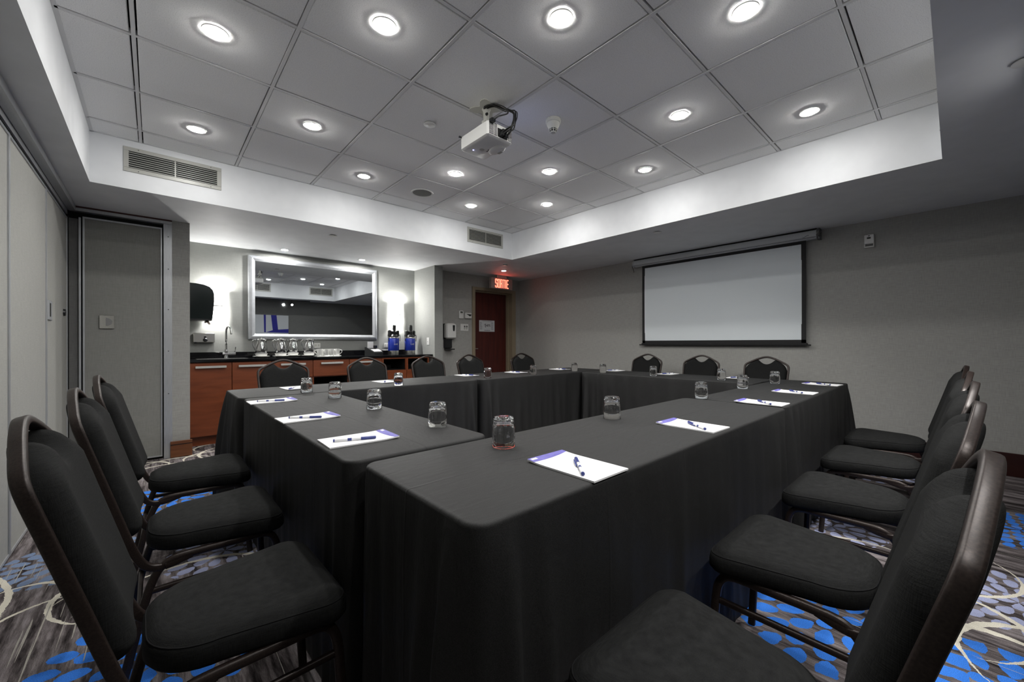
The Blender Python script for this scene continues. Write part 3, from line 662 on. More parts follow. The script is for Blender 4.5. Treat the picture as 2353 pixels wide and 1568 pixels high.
for k in range(5): mb.box(-0.06+0.025*k, -0.056+0.025*k, -0.0036, -0.0029, 0.09, 0.135)
mb.build('print', INK, t)

# ------------------------------------------------------------------ buffet alcove
CF = 5.43      # cabinet front plane
CT = 0.93
units = [(0.268, 0.639, 'door'), (0.641, 1.023, 'door'), (1.025, 1.472, 'shelf'), (1.474, 1.919, 'shelf'), (1.921, 2.369, 'drawers'), (2.371, 2.743, 'cubby'), (2.745, 3.11, 'cubby2')]
ulab = {0: 'cherry wood cabinet with tall door under the sink, beside the column', 1: 'second cherry cabinet with tall door, right of the column-side one, behind the grey chair',
        2: 'cherry cabinet unit with one drawer over an open dark shelf, under the pitchers', 3: 'cherry cabinet unit with one drawer over an open dark shelf, under the cups',
        4: 'cherry cabinet unit with drawer and wood front, under the tea box', 5: 'cherry cabinet unit with open black cubby on top, under the first airpot', 6: 'last cherry cabinet unit with open cubby, beside the wing wall'}
for k, (x0, x1, kind) in enumerate(units):
    xc, w2 = (x0+x1)/2, (x1-x0)/2
    t = thing('buffet_cabinet', ulab[k], 'cabinet', (xc, CF, 0), 0, 'buffet cabinets')
    mb = MB(); d = 0.55; zt = CT-0.034; s = 0.014
    mb.box(-w2, -w2+s, 0.02, d, 0.1, zt); mb.box(w2-s, w2, 0.02, d, 0.1, zt); mb.box(-w2+s, w2-s, 0.02, d, 0.1, 0.115); mb.box(-w2+s, w2-s, 0.02, d, zt-0.014, zt); mb.box(-w2+s, w2-s, d-0.01, d, 0.115, zt-0.014)
    mb.box(-w2, w2, 0.06, d, 0, 0.1)
    if kind in ('shelf', 'drawers'): mb.box(-w2+s, w2-s, 0.02, d, 0.675, 0.685)
    if kind.startswith('cubby'): mb.box(-w2+s, w2-s, 0.02, d, 0.70, 0.714)
    mb.build('carcass', CHERRY, t)
    ix = w2-s
    if kind not in ('door',):
        mb = MB(); za, zb2 = (0.116, 0.674) if kind == 'shelf' else (0.715, zt-0.015)
        mb.box(-ix+0.001, ix-0.001, 0.04, 0.5, za, za+0.002); mb.box(-ix+0.001, -ix+0.003, 0.03, 0.5, za, zb2); mb.box(ix-0.003, ix-0.001, 0.03, 0.5, za, zb2); mb.box(-ix+0.001, ix-0.001, 0.5, 0.502, za, zb2); mb.box(-ix+0.001, ix-0.001, 0.03, 0.5, zb2-0.002, zb2)
        if kind != 'drawers': mb.build('cubby_lining', BLACKGAP, t)
    def handle(par, z, ww):
        m3 = MB(); m3.box(-ww, ww, -0.034, -0.022, z-0.012, z+0.012, 0.002); m3.box(-ww+0.02, -ww+0.03, -0.024, 0.002, z-0.006, z+0.006); m3.box(ww-0.03, ww-0.02, -0.024, 0.002, z-0.006, z+0.006)
        m3.build('handle', HANDLEM, par)
    g = 0.002
    if kind == 'door': p = MB().box(-w2+g, w2-g, 0, 0.02, 0.105, zt-0.004, 0.0015).build('door', CHERRY, t); handle(p, 0.848, 0.134)
    elif kind in ('shelf', 'drawers'):
        p = MB().box(-w2+g, w2-g, 0, 0.02, 0.687, zt-0.004, 0.0015).build('drawer', CHERRY, t); handle(p, 0.849, 0.135)
        if kind == 'drawers': MB().box(-w2+g, w2-g, 0, 0.02, 0.105, 0.683, 0.0015).build('door', CHERRY, t)
    else:
        MB().box(-w2+g, w2-g, 0, 0.02, 0.105, 0.71, 0.0015).build('door', CHERRY, t)
        mb = MB(); mb.box(-w2, -w2+0.02, 0, 0.02, 0.712, zt); mb.box(w2-0.02, w2, 0, 0.02, 0.712, zt); mb.box(-w2+0.02, w2-0.02, 0, 0.02, zt-0.02, zt); mb.build('face_frame', CHERRY, t)
t = thing('worktop', 'long black granite worktop with low backsplash over the cherry cabinets', 'worktop', (1.7, 5.7, CT-0.03))
MB().box(-1.438, 1.468, -0.29, 0.298, 0, 0.03, 0.003).build('slab', GRANITE, t)
MB().box(-1.438, 1.468, 0.276, 0.298, 0.03, 0.098, 0.002).build('backsplash', GRANITE, t)
MB().box(-1.36, -0.9, -0.22, 0.08, 0.0296, 0.0306).build('sink_rim', STEEL, t)
MB().box(-1.34, -0.92, -0.2, 0.06, 0.0300, 0.0309).build('sink_bowl', BLACKGAP, t)

t = thing('faucet', 'tall chrome gooseneck faucet with side lever behind the sink', 'faucet', (0.63, 5.82, CT))
MB().lathe([(0.024, 0), (0.022, 0.012), (0.02, 0.035)], n=18).build('base', CHROME, t, smooth=True)
mb = MB(); mb.tube([(-0.035, 0, 0.048), (0.09, 0, 0.048)], 0.02, n=14); mb.build('mixer_body', CHROME, t, smooth=True)
mb = MB(); mb.lathe([(0.018, 0.06), (0.016, 0.1)], n=16); mb.tube(smoothpath([(0, 0, 0.09), (0, 0, 0.25), (0.0, -0.01, 0.33), (0.012, -0.05, 0.372), (0.03, -0.10, 0.35), (0.036, -0.115, 0.28)], 6), 0.011, n=12)
mb.build('spout', CHROME, t, smooth='all')
MB().tube([(0.08, 0, 0.05), (0.09, -0.01, 0.13)], 0.005, n=8).build('lever', CHROME, t)

def pitcher(loc, label, first=[None]):
    if first[0]: return dup(first[0], loc, 0, label)
    t = thing('water_pitcher', label, 'pitcher', loc, 0, 'steel water pitchers'); first[0] = t
    MB().lathe([(0.0, 0), (0.05, 0), (0.058, 0.006), (0.063, 0.04), (0.058, 0.085), (0.046, 0.13), (0.041, 0.155), (0.044, 0.168)], n=32, cap1=False).build('body', CHROME, t, smooth='all')
    MB().lathe([(0.044, 0.168), (0.04, 0.176), (0.02, 0.181), (0.008, 0.183), (0.007, 0.19), (0.0, 0.192)], n=28, cap0=True).build('lid', STEEL, t, smooth=True)
    MB().tube(smoothpath([(-0.04, 0, 0.16), (-0.07, 0, 0.166), (-0.092, 0, 0.15), (-0.092, 0, 0.12), (-0.075, 0, 0.07), (-0.06, 0, 0.035)], 5), 0.006, 0.004, up=(0, 1, 0), n=8).build('handle', CHROME, t, smooth='all')
    mb = MB(); mb.loft([[(0.03, -0.022, 0.150), (0.044, 0, 0.118), (0.03, 0.022, 0.150)], [(0.05, -0.014, 0.166), (0.058, 0, 0.152), (0.05, 0.014, 0.166)], [(0.064, -0.008, 0.178), (0.070, 0, 0.172), (0.064, 0.008, 0.178)]], closed=False)
    mb.build('spout', CHROME, t, smooth='all')
    return t
def saucer(loc, label, first=[None]):
    if first[0]: return dup(first[0], loc, 0, label)
    t = thing('saucer', label, 'saucer', loc, 0, 'white saucers under the pitchers'); first[0] = t
    MB().lathe([(0.0, 0), (0.05, 0), (0.06, 0.004), (0.092, 0.015), (0.093, 0.018), (0.06, 0.009), (0.0, 0.008)], n=32, cap1=False).build('plate', PORC, t, smooth=50)
    MB().lathe([(0.052, 0.009), (0.06, 0.03), (0.066, 0.045), (0.066, 0.049), (0.0, 0.049)], n=28).build('bowl', PORC, t, smooth=True)
    return t
for (x, y), a in (((0.965, 5.70), 'first from the sink'), ((1.17, 5.68), 'second from the sink, nearest the counter edge'), ((1.342, 5.84), 'third from the sink, set back'), ((1.505, 5.72), 'beside the white cups')):
    saucer((x, y, CT), 'white saucer with bowl under the steel pitcher '+a); pitcher((x, y, CT+0.049), 'polished steel water pitcher on a white saucer, '+a)

def mug(loc, rz, label, first=[None]):
    if first[0]: return dup(first[0], loc, rz, label)
    t = thing('coffee_cup', label, 'cup', loc, rz, 'white cups on the counter'); first[0] = t
    MB().lathe([(0.0, 0), (0.03, 0), (0.0335, 0.006), (0.0355, 0.088), (0.0335, 0.088), (0.031, 0.01), (0.0, 0.008)], n=24, cap1=False).build('body', PORC, t, smooth=50)
    MB().tube(smoothpath([(0.034, 0, 0.075), (0.058, 0, 0.07), (0.06, 0, 0.045), (0.035, 0, 0.018)], 5), 0.005, 0.0035, up=(0, 1, 0), n=8).build('handle', PORC, t, smooth='all')
    return t
cups = [((1.642, 5.76), 2.4, 'white straight coffee cup beside the last pitcher, front row'), ((1.718, 5.75), -2.2, 'white straight coffee cup second in the front row of cups'), ((1.794, 5.75), -0.9, 'white coffee cup third in the front row, handle angled forward'),
        ((1.872, 5.77), -0.4, 'white coffee cup at the end of the front row, nearest the tea box'), ((1.682, 5.845), 1.5, 'white coffee cup in the back row, nearest the pitchers'), ((1.76, 5.845), 1.2, 'white coffee cup in the middle of the back row'), ((1.838, 5.85), 0.4, 'white coffee cup at the back row end, nearest the tea box')]
for (x, y), rz, lab in cups: mug((x, y, CT+0.006), rz, lab)
tag(MB().box(-0.16, 0.15, -0.085, 0.09, 0, 0.006, 0.002).build('tray', PORC, None, (1.762, 5.8, CT)), 'thin white serving tray under the coffee cups', 'tray')

t = thing('tea_box', 'black slanted tea and sugar box with white cards on the counter', 'tea box', (2.385, 5.77, CT), 0.6)
MB().extrude([(-0.09, 0), (0.07, 0), (0.07, 0.115), (0.05, 0.115), (-0.09, 0.04)], -0.11, 0.11, 'yz').build('case', BLACKP, t)
mb = MB(); mb.box(-0.095, 0.045, 0.03, 0.034, 0.09, 0.195); mb.box(-0.085, 0.035, 0.0245, 0.028, 0.085, 0.17); mb.build('card', PAPER, t)
for x0, x1 in ((-0.095, -0.005), (0.01, 0.095)): MB().loft([[(x0, -0.08, 0.048), (x1, -0.08, 0.048), (x1, -0.02, 0.08), (x0, -0.02, 0.08)], [(x0, -0.082, 0.053), (x1, -0.082, 0.053), (x1, -0.022, 0.085), (x0, -0.022, 0.085)]], True, True).build('packet', PAPER, t)
MB().box(0.05, 0.1, 0.0, 0.05, 0.1, 0.14, 0.003).build('divider', BLACKP, t)

def airpot(loc, label, first=[None]):
    if first[0]: return dup(first[0], loc, 0, label)
    t = thing('airpot', label, 'airpot', loc, 0, 'blue coffee airpots'); first[0] = t
    MB().lathe([(0.0, 0), (0.08, 0), (0.081, 0.004), (0.081, 0.058)], n=36, cap1=False).build('steel_base', STEEL, t, smooth=True)
    MB().lathe([(0.0815, 0.058), (0.0825, 0.06), (0.0825, 0.242), (0.081, 0.245)], n=36).build('body', BLUEM, t, smooth=True)
    MB().lathe([(0.081, 0.245), (0.083, 0.25), (0.08, 0.262), (0.07, 0.264)], n=36).build('steel_rim', STEEL, t, smooth=True)
    mb = MB()
    mb.lathe([(0.07, 0.262), (0.074, 0.275), (0.06, 0.3), (0.05, 0.31)], n=28); mb.box(-0.08, -0.045, -0.035, 0.035, 0.268, 0.372, 0.012); mb.box(0.042, 0.08, -0.035, 0.035, 0.268, 0.372, 0.012); mb.box(-0.045, 0.042, 0.0, 0.05, 0.29, 0.36, 0.008)
    mb.build('lid', BLACKP, t, smooth=True)
    mb = MB(); mb.tube([(0.0, -0.04, 0.285), (0.0, -0.055, 0.33), (0.0, -0.06, 0.35)], 0.02, 0.014, n=12); mb.lathe([(0.018, 0), (0.018, 0.05)], (0, -0.03, 0.34), 14); mb.build('pump_spout', BLACKP, t, smooth=True)
    mb = MB(); mb.box(-0.026, 0.026, -0.045, -0.012, 0.365, 0.455, 0.012); mb.build('pump_lever', BLACKP, t, smooth=True)
    for s in (-1, 1): MB().tube(smoothpath([(s*0.082, 0, 0.285), (s*0.095, -0.01, 0.3), (s*0.096, -0.02, 0.27), (s*0.088, -0.03, 0.2)], 4), 0.005, n=8).build('carry_handle', BLACKP, t, smooth='all')
    cu = bpy.data.curves.new('txt', 'FONT'); cu.body = 'CAF\u00c9'; cu.size = 0.026; cu.align_x = 'CENTER'; cu.offset = 0.0008; cu.extrude = 0.0004
    tmp = bpy.data.objects.new('txt', cu); COL.objects.link(tmp); dg = bpy.context.evaluated_depsgraph_get(); dg.update()
    me = bpy.data.meshes.new_from_object(tmp.evaluated_get(dg)); bpy.data.objects.remove(tmp)
    for v in me.vertices:
        a = v.co.x/0.083; v.co = Vector((0.0832*math.sin(a), -0.0832*math.cos(a)-0.0, 0.146+v.co.y))
    me.materials.clear(); me.materials.append(PAPER)
    o = bpy.data.objects.new('lettering', me); COL.objects.link(o); o.parent = t
    return t
airpot((2.712, 5.80, CT), 'blue and steel coffee airpot with black pump top, nearest the tea box'); airpot((2.985, 5.80, CT), 'blue and steel coffee airpot with black pump top, nearest the wing wall')

def outlet(loc, label, w2=0.042, kind='o'):
    t = thing('wall_outlet', label, 'outlet', loc, 0, 'outlets above the counter')
    MB().box(-w2, w2, -0.006, 0, 0, 0.07, 0.002).build('cover_plate', WHITEP, t)
    for x in (-w2*0.45, w2*0.45):
        MB().box(x-0.014, x+0.014, -0.008, -0.005, 0.016, 0.054, 0.003).build('socket', CREAMP, t)
        mb = MB(); mb.box(x-0.006, x-0.004, -0.0088, -0.007, 0.032, 0.044); mb.box(x+0.004, x+0.006, -0.0088, -0.007, 0.032, 0.044); mb.build('slot', BLACKP, t)
outlet((1.68, 6.0, 1.037), 'white wall outlet behind the last pitcher and the cups'); outlet((2.69, 6.0, 1.035), 'white wall outlet half hidden behind the first airpot', 0.044)
t = thing('wall_switch', 'narrow white wall switch plate on the bright wing wall', 'switch', (3.17, 5.555, 1.072))
MB().box(-0.007, 0, -0.036, 0.036, 0, 0.115, 0.002).build('cover_plate', WHITEP, t)
MB().box(-0.0095, -0.006, -0.016, 0.016, 0.03, 0.085, 0.002).build('rocker', WHITEP, t)
MB().lathe([(0.0, -0.0115), (0.006, -0.011), (0.006, -0.009)], (0, 0, 0.052), 10, 'x').build('sensor_eye', BLACKP, t)

# mirror
t = thing('wall_mirror', 'large wall mirror in a wide silver frame above the buffet counter', 'mirror', (1.697, 6.0, 1.685))
W2, H2, f = 0.826, 0.533, 0.072
MB().box(-W2+f-0.01, W2-f+0.01, -0.034, -0.03, -H2+f-0.01, H2-f+0.01).build('mirror_glass', MIRROR, t)
def fr(u):   # profile: (inset from outer edge, depth toward room)
    return [(0, 0), (0, -0.03), (0.006, -0.042), (0.02, -0.05), (0.04, -0.052), (0.055, -0.046), (0.066, -0.040), (f, -0.036), (f, -0.02)]
corners = [(-1, -1), (1, -1), (1, 1), (-1, 1)]
for k in range(4):
    a, b2 = corners[k], corners[(k+1) % 4]; r0 = []; r1 = []
    for ins, y in fr(0):
        r0.append((a[0]*(W2-ins), y, a[1]*(H2-ins))); r1.append((b2[0]*(W2-ins), y, b2[1]*(H2-ins)))
    MB().loft([r0, r1], True, True).build('frame_rail', SILVERF, t, smooth=25)

# sconces
def sconce(loc, label):
    t = thing('wall_sconce', label, 'sconce', loc, 0, 'glowing wall sconces')
    def half(r, z0, z1, m, nm, sm=True):
        n = 16; v0 = [(r*math.cos(PI+PI*i/n), 0.62*r*math.sin(PI+PI*i/n)-0.02, z0) for i in range(n+1)]; v1 = [(p[0], p[1], z1) for p in v0]
        MB().loft([v0, v1], closed=False).build(nm, m, t, smooth=True)
    half(0.078, 0.0, 0.176, SHADEM, 'shade'); half(0.078, 0.19, 0.36, SHADEM, 'shade')
    half(0.080, 0.178, 0.190, VENTM, 'band')
    MB().box(-0.05, 0.05, -0.02, 0, 0.03, 0.33).build('back_plate', WHITEP, t)
    MB().lathe([(0.0, 0.0), (0.013, 0.006), (0.016, 0.025), (0.013, 0.045), (0.0, 0.05)], (0, -0.058, 0.312), 12, cap0=False, cap1=False).build('bulb', BULB, t, smooth='all')
    MB().lathe([(0.0, 0.0), (0.013, 0.006), (0.016, 0.025), (0.013, 0.045), (0.0, 0.05)], (0, -0.05, 0.06), 12, cap0=False, cap1=False).build('bulb', BULB, t, smooth='all')
sconce((0.545, 6.0, 1.37), 'glowing white half-round wall sconce behind the towel dispenser'); sconce((2.845, 6.0, 1.37), 'glowing white half-round wall sconce behind the airpots')

# towel and soap dispensers
t = thing('paper_towel_dispenser', 'black smoked paper towel dispenser on the alcove side wall', 'dispenser', (0.26, 5.78, 1.37))
pr = [(0, 0), (0.222, 0), (0.224, 0.01), (0.232, 0.1), (0.24, 0.2), (0.24, 0.29), (0.228, 0.335), (0.2, 0.368), (0.15, 0.388), (0.08, 0.398), (0, 0.4)]
MB().extrude(pr, -0.15, 0.15, 'xz').build('cover', SMOKED, t, smooth=25)
MB().box(0.0, 0.222, -0.153, 0.153, -0.012, 0.006, 0.004).build('base_rim', BLACKP, t)
mb = MB(); mb.loft([[(0.165, -0.1, -0.004), (0.19, -0.1, -0.004)], [(0.19, -0.1, -0.055), (0.215, -0.1, -0.052)]], closed=False); mb.box(0.17, 0.188, -0.1, 0.1, -0.03, -0.005); mb.build('paper_tail', pbr('kraft_paper', (0.5, 0.42, 0.35), 0.8), t)
MB().box(0.0, 0.018, -0.1535, -0.149, 0.23, 0.265, 0.003).build('lock', WHITEP, t)
t = thing('soap_dispenser', 'stainless steel box soap dispenser with black spout on the wall', 'dispenser', (0.432, 6.0, 1.115))
MB().box(-0.1, 0.1, -0.075, 0, 0.0, 0.112, 0.006).build('tank', STEEL, t, smooth=True)
mb = MB(); mb.lathe([(0.02, 0), (0.022, -0.02), (0.012, -0.03)], (0.01, -0.075, 0.03), 14, 'y'); mb.box(-0.008, 0.028, -0.1, -0.075, 0.018, 0.034, 0.003); mb.lathe([(0.014, 0), (0.012, -0.012)], (0.008, -0.075, 0.062), 12, 'y'); mb.build('push_valve', BLACKP, t)
MB().lathe([(0.012, 0), (0.012, 0.014)], (-0.08, -0.05, -0.014), 12).build('fill_plug', BLACKP, t)

# ------------------------------------------------------------------ back wall: painting and track lights (seen in the mirror)
t = thing('painting', 'grey-white canvas painting with broad blue bands, reflected in the mirror', 'painting', (2.2, BY+0.004, 1.36))
MB().box(-0.55, 0.56, 0, 0.035, 0, 0.51).build('canvas', CANVAS, t)
def band(p, nm='blue_band'): MB().extrude(p, 0.035, 0.0375).build(nm, CANVASB, t)
band([(-0.02, 0.04), (0.02, 0.04), (0.02, 0.51), (-0.03, 0.51)]); band([(0.18, 0.1), (0.31, 0.1), (0.27, 0.51), (0.14, 0.51)][::-1]); band([(0.02, 0.04), (0.56, 0.03), (0.56, 0.14), (0.32, 0.12), (0.18, 0.1)]); band([(-0.5, 0.0), (-0.42, 0.0), (-0.40, 0.51), (-0.48, 0.51)])
t = thing('track_light', 'black ceiling track with lit spotlights, reflected in the mirror', 'track light', (2.55, -0.33, HS))
MB().box(-2.3, 0.7, -0.018, 0.018, -0.022, 0, 0.003).build('track', BLACKP, t)
for x, aim in ((-2.1, (0.75, 0.5, -0.8)), (-1.35, (0.1, 0.6, -0.8)), (0.03, (-0.1, 0.65, -0.75)), (0.24, (0.25, 0.65, -0.75))):
    hd = MB(); hd.tube([(x, 0, -0.02), (x, 0, -0.075)], 0.008, n=8); hd.tube([(x, -0.045, -0.085), (x+0.0, 0.03, -0.135)], 0.033, n=16); h = hd.build('spot_head', BLACKP, t, smooth=True)
    d = Vector((0, 0.075, -0.05)).normalized(); c = Vector((x, 0.031, -0.1357)); a = Vector((1, 0, 0)); b2 = d.cross(a)
    MB().add([tuple(c+d*0.001+(a*math.cos(q)+b2*math.sin(q))*0.028) for q in [2*PI*i/16 for i in range(16)]], [tuple(range(16))]).build('lamp_face', LENST, h)
    ld = bpy.data.lights.new('spot_lamp', 'SPOT'); ld.energy = TRACK*(0.6 if x < 0 else 1.1); ld.spot_size = 1.75; ld.spot_blend = 0.7; ld.shadow_soft_size = 0.025; ld.color = (1, 0.985, 0.96)
    lo = bpy.data.objects.new('spot_lamp', ld); COL.objects.link(lo); lo.parent = t; lo.location = c+d*0.03; lo.rotation_euler = Vector(aim).to_track_quat('-Z', 'Y').to_euler()

# ------------------------------------------------------------------ tables
TZ = 0.76
def tablecloth(name, x0, x1, y0, y1, amp, flare, label, seed, rot=False, rc=0.045):
    """long axis becomes local x; amp = (S, E, N, W) fold depth of each side in world terms, flare for corners (SE, NE, NW, SW)"""
    rnd = random.Random(seed); cx, cyy = (x0+x1)/2, (y0+y1)/2
    hx, hy = (x1-x0)/2, (y1-y0)/2
    per = []; step = 0.011
    sides = [((-hx+rc, -hy), (hx-rc, -hy), (0, -1), 0), ((hx, -hy+rc), (hx, hy-rc), (1, 0), 1), ((hx-rc, hy), (-hx+rc, hy), (0, 1), 2), ((-hx, hy-rc), (-hx, -hy+rc), (-1, 0), 3)]
    ccs = [(hx-rc, -hy+rc, -PI/2), (hx-rc, hy-rc, 0), (-hx+rc, hy-rc, PI/2), (-hx+rc, -hy+rc, PI)]
    s = 0; cornerS = []
    for k, (a, b2, nn, sid) in enumerate(sides):
        Ln = math.hypot(b2[0]-a[0], b2[1]-a[1]); n = max(2, int(Ln/step))
        for i in range(n): per.append((a[0]+(b2[0]-a[0])*i/n, a[1]+(b2[1]-a[1])*i/n, nn[0], nn[1], s+Ln*i/n, float(sid), None))
        s += Ln; c = ccs[k]; m = 7
        for i in range(m):
            q = c[2]+PI/2*i/m; per.append((c[0]+rc*math.cos(q), c[1]+rc*math.sin(q), math.cos(q), math.sin(q), s+rc*PI/2*i/m, sid+i/m, k))
        cornerS.append(s+rc*PI/4); s += rc*PI/2
    tot = s
    waves = [(rnd.uniform(1.5, 4.5) if q < 3 else rnd.uniform(5, 12), rnd.uniform(0, 6.28), rnd.uniform(0.5, 1.0) if q < 3 else rnd.uniform(0.25, 0.5), rnd.uniform(0.6, 1.6)) for q in range(8)]
    def disp(p, h):
        ss = p[4]; sid = p[5]; k0 = int(sid) % 4; fr_ = sid-int(sid); A = amp[k0]*(1-fr_)+amp[(k0+1) % 4]*fr_
        f_ = sum(w3*(1-1.6*abs(math.sin(PI*w1*ss+w2+0.5*math.sin(3*h*w4+w2)))) for w1, w2, w3, w4 in waves)/1.5
        d = A*(h**0.55)*(0.55+0.55*max(-1.0, min(1.3, f_)))
        for k, cs in enumerate(cornerS):
            ds = abs((ss-cs+tot/2) % tot-tot/2)
            if ds < 0.35:
                sg = (ss-cs+tot/2) % tot-tot/2; fl = flare[k][0 if sg < 0 else 1]
                d += fl*(h**0.8)*(math.exp(-((ds-0.07)/0.026)**2)+0.5*math.exp(-((ds-0.17)/0.03)**2))
        return d
    rings = []; rr = 0.010
    for q in (0, 0.4, 0.8, 1.2, PI/2): rings.append([(p[0]-p[2]*rr*(1-math.sin(q)), p[1]-p[3]*rr*(1-math.sin(q)), TZ-rr*(1-math.cos(q))) for p in per])
    nz = 20; Hh = TZ-rr-0.006
    for i in range(1, nz+1):
        h = i/nz; ring = []
        for p in per:
            d = disp(p, h); ring.append((p[0]+p[2]*d, p[1]+p[3]*d, TZ-rr-Hh*h+0.004*math.sin(9*p[4])*(h > 0.99)))
        rings.append(ring)
    mb = MB(); mb.loft(rings, True, False)
    if rot:   # local x along the table's length (world y)
        mb.v = [(v[1], -v[0], v[2]) for v in mb.v]
    o = mb.build(name, CLOTH, None, (cx, cyy, 0), PI/2 if rot else 0, smooth=60)
    o.location.z = 0
    tag(o, label, 'tablecloth', 'black tablecloths')
    t = thing('folding_table', 'folding table hidden under the '+label, 'table', (cx, cyy, 0), PI/2 if rot else 0, 'tables under the black cloths')
    L2, W3 = ((hy, hx) if rot else (hx, hy)); L2 -= 0.012; W3 -= 0.012
    MB().box(-L2, L2, -W3, W3, TZ-0.028, TZ-0.003, 0.006).build('tabletop', pbr('table_laminate', (0.3, 0.25, 0.2), 0.5) if 'table_laminate' not in bpy.data.materials else bpy.data.materials['table_laminate'], t)
    for sx in (-1, 1):
        for sy in (-1, 1): MB().tube([(sx*(L2-0.2), sy*(W3-0.08), TZ-0.03), (sx*(L2-0.2), sy*(W3-0.08), 0.0)], 0.014, n=10).build('leg', BLACKP, t)
    return o
tablecloth('tablecloth', 0.435, 2.445, 0.595, 1.142, (0.02, 0.004, 0.012, 0.02), ((0.04, 0), (0, 0.03), (0, 0.03), (0.08, 0.06)), 'black cloth on the long table nearest the camera', 1)
tablecloth('tablecloth', 2.475, 4.29, 0.605, 1.105, (0.025, 0.05, 0.012, 0.004), ((0.09, 0.09), (0.05, 0), (0, 0), (0, 0.06)), 'black cloth on the near-side table toward the screen wall', 2)
tablecloth('tablecloth', 0.405, 0.925, 1.17, 2.97, (0.004, 0.03, 0.004, 0.006), ((0, 0.03), (0.02, 0), (0, 0.0), (0.02, 0)), 'black cloth on the table beside the partition', 3, True)
tablecloth('tablecloth', 0.385, 2.245, 3.0, 3.605, (0.02, 0.004, 0.012, 0.04), ((0.07, 0), (0, 0.02), (0.02, 0.06), (0.05, 0.0)), 'black cloth on the table in front of the buffet counter', 4)
tablecloth('tablecloth', 2.275, 4.255, 2.99, 3.62, (0.02, 0.03, 0.012, 0.004), ((0, 0.02), (0.03, 0.03), (0.02, 0.0), (0, 0.08)), 'black cloth on the table in front of the door', 5)
tablecloth('tablecloth', 3.69, 4.255, 1.135, 2.96, (0.004, 0.012, 0.004, 0.025), ((0, 0), (0, 0), (0, 0.06), (0.05, 0)), 'black cloth on the table under the projection screen', 6, True)

